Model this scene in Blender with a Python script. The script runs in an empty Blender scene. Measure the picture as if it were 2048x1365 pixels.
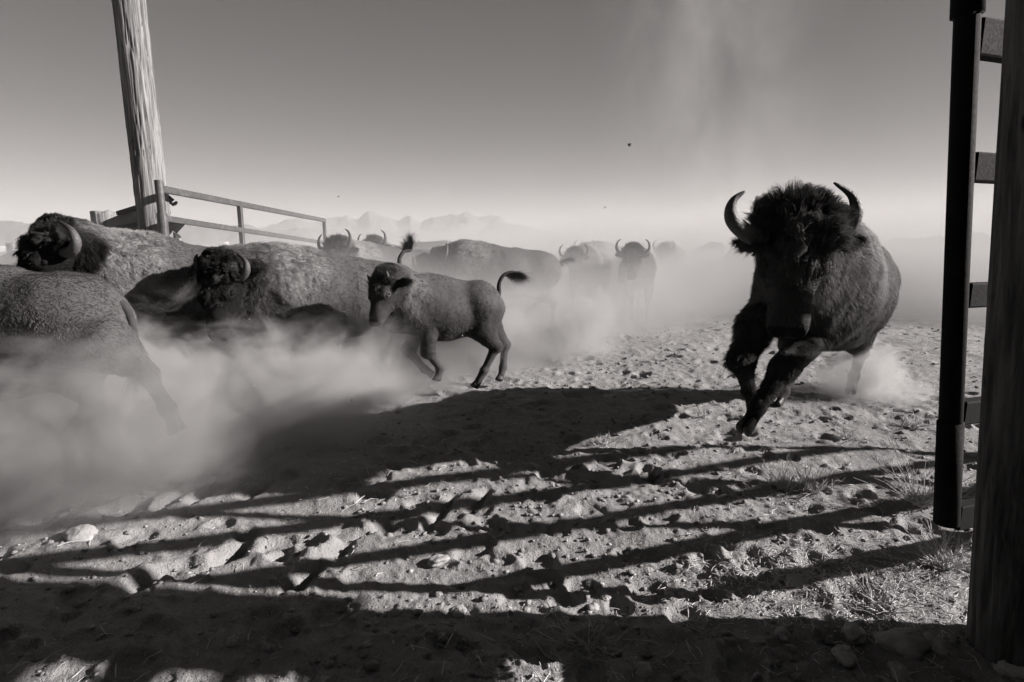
import bpy, math, time
import numpy as np
from mathutils import Vector, Matrix

T0 = time.time()
SC = bpy.context.scene
COL = SC.collection
rng = np.random.default_rng(7)

# ------------------------------------------------------------------ camera
CAM_H = 1.4
PITCH = math.radians(9.6)
cam_d = bpy.data.cameras.new('camera')
cam_d.sensor_width = 36.0
cam_d.lens = 20.0
cam_d.clip_start = 0.05
cam_d.clip_end = 40000
cam = bpy.data.objects.new('camera', cam_d)
COL.objects.link(cam)
cam.location = (0, 0, CAM_H)
cam.rotation_euler = (math.radians(90) - PITCH, 0, 0)
SC.camera = cam

# ------------------------------------------------------------------ light
SUN = Vector((2.32, -0.13, 1.0)).normalized()
SUN_EL = math.asin(SUN.z)
SUN_AZ = math.atan2(SUN.x, SUN.y)
TINT = (1.0, 0.935, 0.905)
world = bpy.data.worlds.new('World')
SC.world = world
world.use_nodes = True
wn, wl = world.node_tree.nodes, world.node_tree.links
wn.clear()
sky = wn.new('ShaderNodeTexSky')
sky.sky_type = 'NISHITA'
sky.sun_disc = False
sky.sun_elevation = SUN_EL
sky.sun_rotation = SUN_AZ
sky.air_density = 1.0
sky.dust_density = 1.5
sky.altitude = 2300
sep = wn.new('ShaderNodeSeparateColor')          # red-filtered black and white, warm toned
comb = wn.new('ShaderNodeCombineColor')
wl.new(sky.outputs[0], sep.inputs[0])
mb_ = wn.new('ShaderNodeMath'); mb_.operation = 'MULTIPLY_ADD'; mb_.inputs[1].default_value = -0.28   # deep-red filter: blue darkens
wl.new(sep.outputs[2], mb_.inputs[0]); wl.new(sep.outputs[0], mb_.inputs[2])
for i, k in enumerate(TINT):
    m = wn.new('ShaderNodeMath'); m.operation = 'MULTIPLY'; m.inputs[1].default_value = k
    wl.new(mb_.outputs[0], m.inputs[0]); wl.new(m.outputs[0], comb.inputs[i])
bg = wn.new('ShaderNodeBackground')
bg.inputs['Strength'].default_value = 0.05
wo = wn.new('ShaderNodeOutputWorld')
wl.new(comb.outputs[0], bg.inputs['Color'])
wl.new(bg.outputs[0], wo.inputs['Surface'])

sl = bpy.data.lights.new('sun', 'SUN')
sl.energy = 5.0
sl.angle = math.radians(0.6)
sl.color = TINT
so = bpy.data.objects.new('sun', sl)
COL.objects.link(so)
so.rotation_euler = SUN.to_track_quat('Z', 'Y').to_euler()

SC.view_settings.view_transform = 'Standard'
SC.view_settings.look = 'None'
SC.view_settings.gamma = 1.0
SC.view_settings.use_curve_mapping = False
SC.view_settings.exposure = 1.5
SC.render.engine = 'CYCLES'
cy = SC.cycles
cy.max_bounces = 6
cy.diffuse_bounces = 2
cy.glossy_bounces = 2
cy.transparent_max_bounces = 8
cy.volume_bounces = 2
cy.volume_max_steps = 128
cy.volume_step_rate = 1.0
cy.use_denoising = True
cy.sample_clamp_indirect = 4.0
cy.use_adaptive_sampling = True
cy.adaptive_threshold = 0.02
try:
    SC.cycles_curves.shape = 'RIBBONS'
    SC.cycles_curves.subdivisions = 2
except Exception:
    pass

# ------------------------------------------------------------------ placing helpers
def W(px, py, Y):
    """world point seen at pixel (px,py) of the 2048 wide photograph, at forward distance Y"""
    x = (px - 1024) / 1138.0
    u = (682.5 - py) / 1138.0
    yy = math.cos(PITCH) + u * math.sin(PITCH)
    zz = -math.sin(PITCH) + u * math.cos(PITCH)
    t = Y / yy
    return np.array((x * t, Y, CAM_H + zz * t))

def G(px, py):
    u = (682.5 - py) / 1138.0
    yy = math.cos(PITCH) + u * math.sin(PITCH)
    zz = -math.sin(PITCH) + u * math.cos(PITCH)
    t = CAM_H / -zz
    return np.array(((px - 1024) / 1138.0 * t, yy * t))

# ------------------------------------------------------------------ noise
_P = np.random.default_rng(3).random(65536).astype(np.float32)
def _h(ix, iy, iz):
    n = (ix * 73856093) ^ (iy * 19349663) ^ (iz * 83492791)
    n = (n ^ (n >> 13)) * 1274126177
    return _P[(n ^ (n >> 16)) & 65535]
def vnoise(x, y, z=None):
    x = np.asarray(x, dtype=np.float64); y = np.asarray(y, dtype=np.float64)
    z = np.zeros_like(x) if z is None else np.asarray(z, dtype=np.float64)
    x0 = np.floor(x).astype(np.int64); y0 = np.floor(y).astype(np.int64); z0 = np.floor(z).astype(np.int64)
    fx, fy, fz = x - x0, y - y0, z - z0
    fx = fx * fx * (3 - 2 * fx); fy = fy * fy * (3 - 2 * fy); fz = fz * fz * (3 - 2 * fz)
    r = 0
    for a in (0, 1):
        wx = fx if a else 1 - fx
        for b in (0, 1):
            wy = fy if b else 1 - fy
            for c in (0, 1):
                wz = fz if c else 1 - fz
                r = r + wx * wy * wz * _h(x0 + a, y0 + b, z0 + c)
    return r * 2 - 1
def fbm(x, y, z=None, oct=4, gain=0.5):
    s, a, f = 0, 1.0, 1.0
    for o in range(oct):
        s = s + a * vnoise(np.asarray(x) * f + 17.3 * o, np.asarray(y) * f - 9.1 * o, None if z is None else np.asarray(z) * f + 4.7 * o)
        a *= gain; f *= 2.03
    return s
def sstep(a, b, x):
    t = np.clip((x - a) / (b - a), 0, 1)
    return t * t * (3 - 2 * t)

# ------------------------------------------------------------------ materials
def mat(name, build):
    m = bpy.data.materials.new(name)
    m.use_nodes = True
    nt = m.node_tree
    nt.nodes.clear()
    out = nt.nodes.new('ShaderNodeOutputMaterial')
    build(nt, out)
    return m
class N:
    """tiny node helper"""
    def __init__(s, nt): s.nt = nt
    def n(s, t, **k):
        x = s.nt.nodes.new(t)
        for a, b in k.items(): setattr(x, a, b)
        return x
    def link(s, a, b): s.nt.links.new(a, b)
    def val(s, sock, v):
        if isinstance(v, (int, float, tuple)): sock.default_value = v
        else: s.link(v, sock)
    def math(s, op, a, b=None, c=None, clamp=False):
        x = s.n('ShaderNodeMath', operation=op, use_clamp=clamp)
        for i, v in enumerate((a, b, c)):
            if v is not None: s.val(x.inputs[i], v)
        return x.outputs[0]
    def ramp(s, fac, pts):
        x = s.n('ShaderNodeValToRGB')
        e = x.color_ramp.elements
        while len(e) < len(pts): e.new(0.5)
        for i, (p, v) in enumerate(pts):
            e[i].position = p
            e[i].color = (v, v, v, 1) if not isinstance(v, tuple) else v
        s.link(fac, x.inputs[0])
        return x.outputs[0]
    def noise(s, vec, scale, detail=4, rough=0.5, dist=0.0):
        x = s.n('ShaderNodeTexNoise')
        x.inputs['Scale'].default_value = scale
        x.inputs['Detail'].default_value = detail
        x.inputs['Roughness'].default_value = rough
        x.inputs['Distortion'].default_value = dist
        s.link(vec, x.inputs['Vector'])
        return x.outputs[0]
    def mapping(s, vec, scale=(1, 1, 1), rot=(0, 0, 0)):
        x = s.n('ShaderNodeMapping')
        x.inputs['Scale'].default_value = scale
        x.inputs['Rotation'].default_value = rot
        s.link(vec, x.inputs['Vector'])
        return x.outputs[0]
    def bump(s, h, strength, dist):
        x = s.n('ShaderNodeBump')
        x.inputs['Strength'].default_value = strength
        x.inputs['Distance'].default_value = dist
        s.link(h, x.inputs['Height'])
        return x.outputs[0]
    def pbsdf(s, out, color, rough=0.8, normal=None, spec=0.3, metallic=0.0):
        x = s.n('ShaderNodeBsdfPrincipled')
        s.val(x.inputs['Base Color'], color)
        s.val(x.inputs['Roughness'], rough)
        x.inputs['Specular IOR Level'].default_value = spec
        x.inputs['Metallic'].default_value = metallic
        if normal is not None: s.link(normal, x.inputs['Normal'])
        s.link(x.outputs[0], out.inputs['Surface'])
        return x

def m_ground(nt, out):
    k = N(nt)
    P = k.n('ShaderNodeTexCoord').outputs['Object']
    n1 = k.noise(P, 0.9, 4, 0.6)
    n2 = k.noise(P, 14, 5, 0.65)
    n3 = k.noise(P, 110, 3, 0.7)
    c1 = k.math('MULTIPLY_ADD', n1, 0.12, 0.15)
    c2 = k.math('MULTIPLY_ADD', n2, 0.14, -0.07)
    c3 = k.math('MULTIPLY_ADD', n3, 0.18, -0.09)
    c = k.math('ADD', k.math('ADD', c1, c2), c3, clamp=True)
    v = k.n('ShaderNodeTexVoronoi'); v.inputs['Scale'].default_value = 45
    k.link(P, v.inputs['Vector'])
    pe = k.ramp(v.outputs['Distance'], [(0.0, 1.0), (0.16, 0.9), (0.24, 0.0)])
    wn_ = k.n('ShaderNodeTexWhiteNoise'); k.link(v.outputs['Position'], wn_.inputs['Vector'])
    sel = k.ramp(wn_.outputs['Value'], [(0.0, 0.0), (0.68, 0.0), (0.8, 1.0)])
    pm = k.math('MULTIPLY', pe, sel)
    c = k.math('MULTIPLY_ADD', pm, 0.12, c, clamp=True)
    h = k.math('ADD', k.math('MULTIPLY', n2, 0.5), k.math('MULTIPLY', n3, 0.28))
    h = k.math('MULTIPLY_ADD', pm, 0.25, h)
    k.pbsdf(out, c, 0.95, k.bump(h, 0.9, 0.035), 0.15)
def m_flat(col, sc=2.0, amp=0.3, bump=0.0, rough=0.9):
    def b(nt, out):
        k = N(nt)
        P = k.n('ShaderNodeTexCoord').outputs['Object']
        n = k.noise(P, sc, 6, 0.62)
        c = k.math('MULTIPLY_ADD', n, col * amp * 2, col * (1 - amp), clamp=True)
        k.pbsdf(out, c, rough, k.bump(n, 1.0, bump) if bump else None, 0.2)
    return b
def m_wood(lo, hi, zs=0.06, sc=22, bump=0.012):
    def b(nt, out):
        k = N(nt)
        P = k.n('ShaderNodeTexCoord').outputs['Object']
        g = k.noise(k.mapping(P, (1, 1, zs)), sc, 6, 0.7, 0.6)
        g2 = k.noise(k.mapping(P, (1, 1, zs * .5)), sc * 3.2, 4, 0.6)
        kn = k.n('ShaderNodeTexVoronoi'); kn.inputs['Scale'].default_value = 7
        k.link(k.mapping(P, (1, 1, 0.4)), kn.inputs['Vector'])
        kd = k.ramp(kn.outputs['Distance'], [(0.0, 0.25), (0.10, 1.0)])
        f = k.math('MULTIPLY', k.math('ADD', k.math('MULTIPLY', g, .65), k.math('MULTIPLY', g2, .35)), kd)
        c = k.ramp(f, [(0.30, lo * .25), (0.42, lo), (0.62, hi)])
        k.pbsdf(out, c, 0.85, k.bump(f, 1.0, bump), 0.2)
    return b
def m_metal(col, rough=0.45, spec=0.4):
    def b(nt, out):
        k = N(nt)
        P = k.n('ShaderNodeTexCoord').outputs['Object']
        n = k.noise(P, 12, 6, 0.7)
        n2 = k.noise(P, 90, 3, 0.6)
        c = k.ramp(n, [(0.3, col * .55), (0.55, col), (0.72, col * 1.9)])
        k.pbsdf(out, c, k.math('MULTIPLY_ADD', n2, 0.3, rough - .1), k.bump(n2, .5, .002), spec)
    return b
def m_fur(nt, out):
    k = N(nt)
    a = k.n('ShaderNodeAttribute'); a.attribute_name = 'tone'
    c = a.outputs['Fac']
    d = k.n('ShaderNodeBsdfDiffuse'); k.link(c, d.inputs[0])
    t = k.n('ShaderNodeBsdfTranslucent'); k.link(c, t.inputs[0])
    mx = k.n('ShaderNodeMixShader'); mx.inputs[0].default_value = 0.25
    k.link(d.outputs[0], mx.inputs[1]); k.link(t.outputs[0], mx.inputs[2])
    g = k.n('ShaderNodeBsdfGlossy'); g.inputs['Color'].default_value = (.35, .35, .35, 1); g.inputs['Roughness'].default_value = .38
    m2 = k.n('ShaderNodeMixShader'); m2.inputs[0].default_value = 0.05
    k.link(mx.outputs[0], m2.inputs[1]); k.link(g.outputs[0], m2.inputs[2])
    k.link(m2.outputs[0], out.inputs['Surface'])
def m_skin(nt, out):
    k = N(nt)
    P = k.n('ShaderNodeTexCoord').outputs['Object']
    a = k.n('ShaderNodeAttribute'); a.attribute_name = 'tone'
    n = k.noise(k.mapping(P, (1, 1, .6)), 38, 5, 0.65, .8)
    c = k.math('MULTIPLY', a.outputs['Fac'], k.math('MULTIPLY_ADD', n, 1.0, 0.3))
    k.pbsdf(out, c, 0.9, k.bump(n, 0.5, 0.006), 0.12)
def m_horn(nt, out):
    k = N(nt)
    a = k.n('ShaderNodeAttribute'); a.attribute_name = 'along'
    P = k.n('ShaderNodeTexCoord').outputs['Object']
    n = k.noise(P, 60, 4, 0.6)
    w = k.math('SINE', k.math('MULTIPLY', a.outputs['Fac'], 75.0))
    ring = k.math('MULTIPLY', w, k.ramp(a.outputs['Fac'], [(0.0, 1.0), (0.35, 0.0)]))
    c = k.ramp(a.outputs['Fac'], [(0.0, .10), (0.4, .075), (0.8, .03), (1.0, .012)])
    c = k.math('MULTIPLY', c, k.math('MULTIPLY_ADD', n, 1.2, 0.4))
    h = k.math('MULTIPLY_ADD', ring, .5, n)
    k.pbsdf(out, c, 0.55, k.bump(h, 1.0, .006), 0.35)
def vol(name, build):
    return mat(name, build)

M = {}
M['ground'] = mat('churned_dirt', m_ground)
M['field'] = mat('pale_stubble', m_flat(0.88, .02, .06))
M['mount'] = mat('mountain_rock', m_flat(0.13, .0012, .7, 0))
M['hill'] = mat('hill_scrub', m_flat(0.09, .006, .5, 0))
M['wood'] = mat('weathered_wood', m_wood(.08, .25))
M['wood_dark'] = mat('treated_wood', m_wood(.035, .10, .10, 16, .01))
M['plank'] = mat('plank_wood', m_wood(.05, .16, .3, 14, .006))
M['log'] = mat('log_end', m_flat(.5, 9, .3, .01))
M['metal'] = mat('painted_steel', m_metal(.06))
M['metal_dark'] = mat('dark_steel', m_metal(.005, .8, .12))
M['rust'] = mat('rusted_sheet', m_metal(.035, .7))
M['stone'] = mat('stone', m_flat(.27, 14, .5, .015))
M['straw'] = mat('straw', m_flat(.5, 5, .4))
M['weed'] = mat('dry_weed', m_flat(.36, 8, .4))
M['clod'] = mat('dirt_clod', m_flat(.12, 20, .4, .02))
M['fur'] = mat('bison_fur', m_fur)
M['skin'] = mat('bison_hide', m_skin)
M['horn'] = mat('horn', m_horn)
M['hoof'] = mat('hoof', m_flat(.03, 30, .4, .004, .5))
M['nose'] = mat('wet_nose', m_flat(.014, 40, .4, .004, .3))
M['eye'] = mat('eye', lambda nt, out: N(nt).pbsdf(out, (.006, .006, .006, 1), .04, None, .8))
M['shed'] = mat('shed_paint', m_flat(.6, .3, .2))

# ------------------------------------------------------------------ object helpers
def mesh_obj(name, verts, faces, m, parent=None, smooth=True, attrs=None):
    me = bpy.data.meshes.new(name)
    verts = np.asarray(verts, dtype=np.float32)
    if isinstance(faces, np.ndarray):
        nf, k = faces.shape
        me.vertices.add(len(verts)); me.vertices.foreach_set('co', verts.ravel())
        me.loops.add(nf * k); me.loops.foreach_set('vertex_index', faces.astype(np.int32).ravel())
        me.polygons.add(nf); me.polygons.foreach_set('loop_start', np.arange(0, nf * k, k, dtype=np.int32))
        me.update(calc_edges=True)
    else:
        me.from_pydata(verts.tolist(), [], faces)
        me.update()
    if smooth: me.polygons.foreach_set('use_smooth', np.ones(len(me.polygons), dtype=bool))
    for an, av in (attrs or {}).items():
        at = me.attributes.new(an, 'FLOAT', 'POINT'); at.data.foreach_set('value', np.asarray(av, dtype=np.float32))
    me.materials.append(m)
    o = bpy.data.objects.new(name, me)
    COL.objects.link(o)
    if parent is not None: o.parent = parent
    return o
def empty(name, loc=(0, 0, 0), rz=0.0):
    o = bpy.data.objects.new(name, None); COL.objects.link(o)
    o.location = loc; o.rotation_euler = (0, 0, rz); o.empty_display_size = .2
    return o
def tag(o, label, cat, group=None, kind=None):
    o['label'] = label; o['category'] = cat
    if group: o['group'] = group
    if kind: o['kind'] = kind
    return o
def struct(o): o['kind'] = 'structure'; return o

class MB:
    def __init__(s): s.v, s.f, s.n = [], [], 0
    def add(s, v, f):
        s.v.append(np.asarray(v, dtype=float)); s.f += [tuple(i + s.n for i in q) for q in f]; s.n += len(v)
    def box(s, c, size, R=None, bev=0.0):
        c = np.asarray(c, float); h = np.asarray(size, float) / 2
        pts = []
        b = min(bev, h.min() * .9)
        for z in (-1, 1):
            for (x, y) in ((-1, -1), (1, -1), (1, 1), (-1, 1)):
                pts.append((x * (h[0] - b), y * (h[1] - b), z * h[2]))
        if b <= 0:
            f = [(0, 3, 2, 1), (4, 5, 6, 7), (0, 1, 5, 4), (1, 2, 6, 5), (2, 3, 7, 6), (3, 0, 4, 7)]
            v = np.array(pts)
        else:   # chamfered box: rings
            ring = lambda hx, hy, z: [(-hx + b, -hy, z), (hx - b, -hy, z), (hx, -hy + b, z), (hx, hy - b, z), (hx - b, hy, z), (-hx + b, hy, z), (-hx, hy - b, z), (-hx, -hy + b, z)]
            v = np.array(ring(h[0] - b * .6, h[1] - b * .6, -h[2]) + ring(h[0], h[1], -h[2] + b) + ring(h[0], h[1], h[2] - b) + ring(h[0] - b * .6, h[1] - b * .6, h[2]))
            f = [tuple(range(7, -1, -1)), tuple(range(24, 32))]
            for r in range(3):
                for i in range(8):
                    j = (i + 1) % 8
                    f.append((r * 8 + i, r * 8 + j, r * 8 + 8 + j, r * 8 + 8 + i))
        if R is not None: v = v @ np.asarray(R, float).T
        s.add(v + c, f); return s
    def bar(s, a, b, w, h, bev=0.004, up=(0, 0, 1)):
        """rectangular bar from a to b, w across, h along `up`"""
        a = np.asarray(a, float); b = np.asarray(b, float)
        x = b - a; L = np.linalg.norm(x); x /= L
        y = np.cross(up, x); y /= np.linalg.norm(y); z = np.cross(x, y)
        return s.box((a + b) / 2, (L, w, h), np.stack([x, y, z], 1), bev)
    def tube(s, pts, rad, n=12, caps=True):
        pts = np.asarray(pts, float); m = len(pts)
        rad = np.broadcast_to(np.asarray(rad, float), (m,))
        t = np.gradient(pts, axis=0); t /= np.linalg.norm(t, axis=1)[:, None] + 1e-9
        u = np.cross(t[0], (0, 0, 1)); 
        if np.linalg.norm(u) < .1: u = np.cross(t[0], (0, 1, 0))
        u /= np.linalg.norm(u)
        V = []
        for i in range(m):
            u = u - t[i] * np.dot(u, t[i]); u /= np.linalg.norm(u)
            w = np.cross(t[i], u)
            an = np.linspace(0, 2 * np.pi, n, endpoint=False)
            V.append(pts[i] + rad[i] * (np.cos(an)[:, None] * u + np.sin(an)[:, None] * w))
        F = []
        for i in range(m - 1):
            for j in range(n):
                k = (j + 1) % n
                F.append((i * n + j, i * n + k, (i + 1) * n + k, (i + 1) * n + j))
        if caps: F += [tuple(range(n - 1, -1, -1)), tuple(range((m - 1) * n, m * n))]
        s.add(np.concatenate(V), F); return s
    def build(s, name, m, parent=None, smooth=False):
        return mesh_obj(name, np.concatenate(s.v), s.f, m, parent, smooth)

# ------------------------------------------------------------------ ground
print('ground', time.time() - T0)
PR = np.random.default_rng(11)
def dust_s(x, y):
    return (y - (0.95 * x + 5.26)) / 1.38
# hoof prints: centre, angle, size, depth
NP = 1700
pr_r = 1.0 + 13 * PR.random(NP) ** .8
pr_a = np.radians(-55 + 110 * PR.random(NP))
PX, PY = pr_r * np.sin(pr_a), pr_r * np.cos(pr_a)
PA = PR.normal(np.radians(200), .7, NP); PS = PR.uniform(.045, .10, NP); PD = PR.uniform(.008, .030, NP)
order = np.argsort(PX)
def terrain(x, y):
    r = np.hypot(x, y)
    z = .035 * fbm(x * .8, y * .8, oct=3) * sstep(.5, 2, r)
    near = 1 - sstep(20, 60, r)
    # ridges of kicked soil running obliquely
    wx, wy = x + .25 * fbm(x * 1.3, y * 1.3, oct=2), y + .25 * fbm(x * 1.3 + 9, y * 1.3 + 5, oct=2)
    z = z + near * .013 * fbm(wx * 1.7, wy * 2.6, oct=3, gain=.55)
    rd = 1 - np.abs(fbm(wx * 3.1 + 30, wy * 4.2, oct=3, gain=.5))
    z = z + near * .012 * (np.clip(rd, 0, 1) ** 2 - .4)
    cl = fbm(x * 17, y * 17, oct=3, gain=.6)
    z = z + near * (.0035 + .0045 * sstep(-.2, .6, fbm(x * 1.1 + 50, y * 1.1, oct=2))) * cl + near * .0055 * np.clip(fbm(x * 42, y * 42, oct=2), 0, 2)
    z = z - .006 * sstep(20, 60, r)
    return z
GRV = [((270, 1172), (355, 1118)), ((425, 1128), (505, 1068)), ((580, 1168), (690, 1085)), ((640, 1112), (705, 1070)), ((860, 1045), (905, 985)),
       ((945, 1010), (978, 972)), ((150, 1060), (235, 1015)), ((235, 1030), (310, 985)), ((310, 1020), (385, 972)), ((390, 1000), (440, 960)), ((500, 990), (545, 955)), ((720,1065),(790,1030))]
GRV = [(G(*a), G(*b)) for a, b in GRV]
def build_ground():
    nr, nf_, nb = 860, 600, 70
    rr = np.concatenate([[.25, .4, .5], .6 * (60 / .6) ** (np.arange(nr) / nr), 60 * (14000 / 60) ** (np.arange(50) / 49.)])
    aa = np.concatenate([np.radians(np.linspace(-52, 52, nf_)), np.radians(np.linspace(52, 308, nb + 2)[1:-1])])
    A, R = np.meshgrid(aa, rr)
    x, y = (R * np.sin(A)), (R * np.cos(A))
    z = terrain(x, y)
    # prints
    lr = np.log(60 / .6) / nr
    for i in range(NP):
        s_ = PS[i]; R_ = s_ * 2.2
        pr = math.hypot(PX[i], PY[i]); pa = math.atan2(PX[i], PY[i])
        j0 = int(3 + math.log(max(pr - R_, .61) / .6) / lr); j1 = int(3 + math.log((pr + R_) / .6) / lr) + 1
        da = R_ / pr
        k0 = int(np.searchsorted(aa[:nf_], pa - da)); k1 = int(np.searchsorted(aa[:nf_], pa + da))
        if j1 <= j0 or k1 <= k0: continue
        dx, dy = x[j0:j1, k0:k1] - PX[i], y[j0:j1, k0:k1] - PY[i]
        c, s = math.cos(PA[i]), math.sin(PA[i])
        u, v = (dx * c + dy * s) / (s_ * 1.25), (-dx * s + dy * c) / s_
        d = np.hypot(u, v) + .25 * vnoise(x[j0:j1, k0:k1] * 14, y[j0:j1, k0:k1] * 14)
        z[j0:j1, k0:k1] += PD[i] * (-.95 * (1 - sstep(.68, .98, d)) + .28 * np.exp(-((d - 1.15) / .28) ** 2) * (1 + .5 * u))
    for a, b in GRV:
        ab = b - a; L = np.linalg.norm(ab); ab = ab / L
        msk = (np.hypot(x - (a[0] + b[0]) / 2, y - (a[1] + b[1]) / 2) < L)
        dx, dy = x[msk] - a[0], y[msk] - a[1]
        u = dx * ab[0] + dy * ab[1]; v = -dx * ab[1] + dy * ab[0] + .03 * vnoise(u * 6, u * 0)
        z[msk] += sstep(-.05, .05, u) * (1 - sstep(L - .08, L + .04, u)) * (-.05 * np.exp(-(v / .025) ** 2) + .02 * np.exp(-((v - .08) / .05) ** 2))
    nrw, nc = x.shape
    V = np.stack([x, y, z], -1).reshape(-1, 3)
    V = np.vstack([V, [[0, 0, 0]]])
    i = np.arange(nrw - 1)[:, None] * nc; j = np.arange(nc)[None, :]; jn = (j + 1) % nc
    F = np.stack([i + j, i + nc + j, i + nc + jn, i + jn], -1).reshape(-1, 4)[:, ::-1]
    c = len(V) - 1
    cap = np.stack([np.full(nc, c), np.arange(nc), (np.arange(nc) + 1) % nc, np.full(nc, c)], 1)
    me_faces = F
    o = mesh_obj('ground', V, me_faces, M['ground'])
    struct(o)
    return o, (rr, aa, z)
ground, GZ = build_ground()
def gz(x, y):
    rr, aa, z = GZ
    r, a = np.hypot(x, y), np.arctan2(x, y)
    j = np.clip(np.searchsorted(rr, r), 0, len(rr) - 1)
    k = np.clip(np.searchsorted(aa[:600], a), 0, 599)
    return z[j, k]

# ------------------------------------------------------------------ far land
print('far', time.time() - T0)
def sheet(name, pxs, dist0, dist1, m, z):
    pass
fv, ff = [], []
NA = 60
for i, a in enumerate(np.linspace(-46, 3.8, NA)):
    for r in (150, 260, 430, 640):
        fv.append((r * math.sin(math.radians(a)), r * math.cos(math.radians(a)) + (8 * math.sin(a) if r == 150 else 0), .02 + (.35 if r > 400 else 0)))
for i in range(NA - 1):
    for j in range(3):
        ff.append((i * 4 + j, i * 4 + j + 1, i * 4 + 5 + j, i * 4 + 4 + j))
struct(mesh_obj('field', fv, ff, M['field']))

def ridge(name, profile, R, depth, m, seed, rough, zsc=1.0, n=260, k=26):
    """a mountain range: profile is (px, py of crest) pairs; a real heightfield R..R+depth away"""
    px = np.array([p[0] for p in profile], float); py = np.array([p[1] for p in profile], float)
    xs = np.linspace(px[0], px[-1], n)
    crest = (490 - np.interp(xs, px, py)) / 1138. * R * zsc
    t = np.linspace(0, 1, k)
    X, Tt = np.meshgrid((xs - 1024) / 1138., t)
    Y = R - depth * .5 + depth * Tt
    XX = X * Y
    f1 = fbm(XX / rough + seed, Y / rough, oct=5, gain=.55)
    prof = np.clip(1 - np.abs(Tt - .5) * 2, 0, 1) ** 1.1
    dz = np.abs(f1) * rough * .28 * (1 - prof) * np.minimum(1, prof * 4)
    jag = fbm(XX / (rough * .25) + seed, Y / (rough * .25), oct=3)
    Z = crest[None, :] * (prof + .1 * jag * prof) + dz - .2
    V = np.stack([XX, Y, Z], -1).reshape(-1, 3)
    F = []
    for j in range(k - 1):
        for i in range(n - 1):
            F.append((j * n + i, j * n + i + 1, (j + 1) * n + i + 1, (j + 1) * n + i))
    return struct(mesh_obj(name, V, np.array(F), m, smooth=False))
ridge('mountains', [(440, 488), (520, 462), (590, 440), (640, 446), (680, 436), (700, 430), (722, 440), (745, 424), (770, 428), (800, 446), (825, 432), (845, 446), (870, 436), (900, 432), (930, 426), (960, 436), (985, 432), (1010, 442), (1060, 455), (1110, 470), (1160, 489)], 7000, 3200, M['mount'], 3.1, 500)
ridge('hills', [(-300, 462), (-100, 448), (0, 440), (40, 443), (75, 450), (110, 446), (180, 452), (250, 450), (350, 450), (420, 456), (500, 452), (560, 462), (600, 456), (660, 462), (760, 476), (900, 484), (1000, 489)], 3600, 1500, M['hill'], 8.2, 260)
ridge('hill', [(1700, 489), (1760, 484), (1800, 480), (1870, 475), (1960, 473), (2100, 470), (2300, 480), (2500, 489)], 900, 340, M['hill'], 5.5, 70)
# shed far away
p = W(446, 490, 380)
mb = MB().box((0, 0, 1.6), (5.2, 5, 3.2), None, .0)
sh = empty('shed', (p[0], 380, 0))
mb.build('wall', M['shed'], sh)
MB().box((0, 0, 3.3), (5.8, 5.6, .25)).build('roof', M['shed'], sh)
MB().box((-1.5, -2.53, 1.3), (1.6, .06, 2.2)).build('door', M['metal_dark'], sh)
MB().box((.9, -2.53, 1.8), (.9, .06, .9)).build('window', M['metal_dark'], sh)
tag(sh, 'small white shed far off on the pale flat, under the left gate rails', 'shed')

# ------------------------------------------------------------------ timber posts
print('fences', time.time() - T0)
def post(name, base, top, r0, r1, m, label, cat='post', group=None, seed=0, n=72, rows=70, cracks=1.0, cut=0.0):
    base = np.asarray(base, float); top = np.asarray(top, float)
    ax = top - base; L = np.linalg.norm(ax); ax = ax / L
    u = np.cross((0, 1, 0), ax); u /= np.linalg.norm(u); w = np.cross(ax, u)
    t = np.linspace(0, 1, rows); an = np.linspace(0, 2 * np.pi, n, endpoint=False)
    A, Tm = np.meshgrid(an, t)
    r = r0 + (r1 - r0) * Tm
    ca, sa = np.cos(A), np.sin(A)
    g = fbm(ca * 9 + seed, sa * 9, Tm * L * .9, oct=3, gain=.6)
    r = r * (1 + .02 * fbm(ca * 1.5 + seed, sa * 1.5, Tm * L * .8, oct=2)) - cracks * .020 * np.clip(np.abs(g) * -5 + 1, 0, 1)
    r = r + cracks * .002 * fbm(ca * 30, sa * 30, Tm * L * 2 + seed, oct=2)
    # knots
    kr = np.random.default_rng(seed + 5)
    for q in range(int(14 * L / 3)):
        a0, t0 = kr.random() * 2 * np.pi, kr.random()
        d = np.hypot(((A - a0 + np.pi) % (2 * np.pi) - np.pi) * r0, (Tm - t0) * L)
        r = r + .010 * np.exp(-(d / .022) ** 2)
    zt = Tm * L
    zt = zt + (Tm > .999) * cut * .03 * fbm(ca * 2 + seed, sa * 2, oct=2)
    P = base + r[..., None] * (ca[..., None] * u + sa[..., None] * w) + zt[..., None] * ax
    V = P.reshape(-1, 3)
    i = np.arange(rows - 1)[:, None] * n; j = np.arange(n)[None, :]; jn = (j + 1) % n
    F = np.stack([i + j, i + jn, i + n + jn, i + n + j], -1).reshape(-1, 4)
    F = [tuple(q) for q in F.tolist()]
    # top: concentric dished cut
    c0 = len(V)
    inner = base + (r1 * .55) * (np.cos(an)[:, None] * u + np.sin(an)[:, None] * w) + (L + .004) * ax + cut * .02 * fbm(np.cos(an) * 2, np.sin(an) * 2, oct=2)[:, None] * ax
    V = np.vstack([V, inner, base + (L + .002) * ax])
    last = (rows - 1) * n
    for j_ in range(n):
        k_ = (j_ + 1) % n
        F.append((last + j_, last + k_, c0 + k_, c0 + j_)); F.append((c0 + j_, c0 + k_, c0 + n))
    o = mesh_obj(name, V - base, F, m, smooth=True)
    o.location = base
    return tag(o, label, cat, group)

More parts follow.
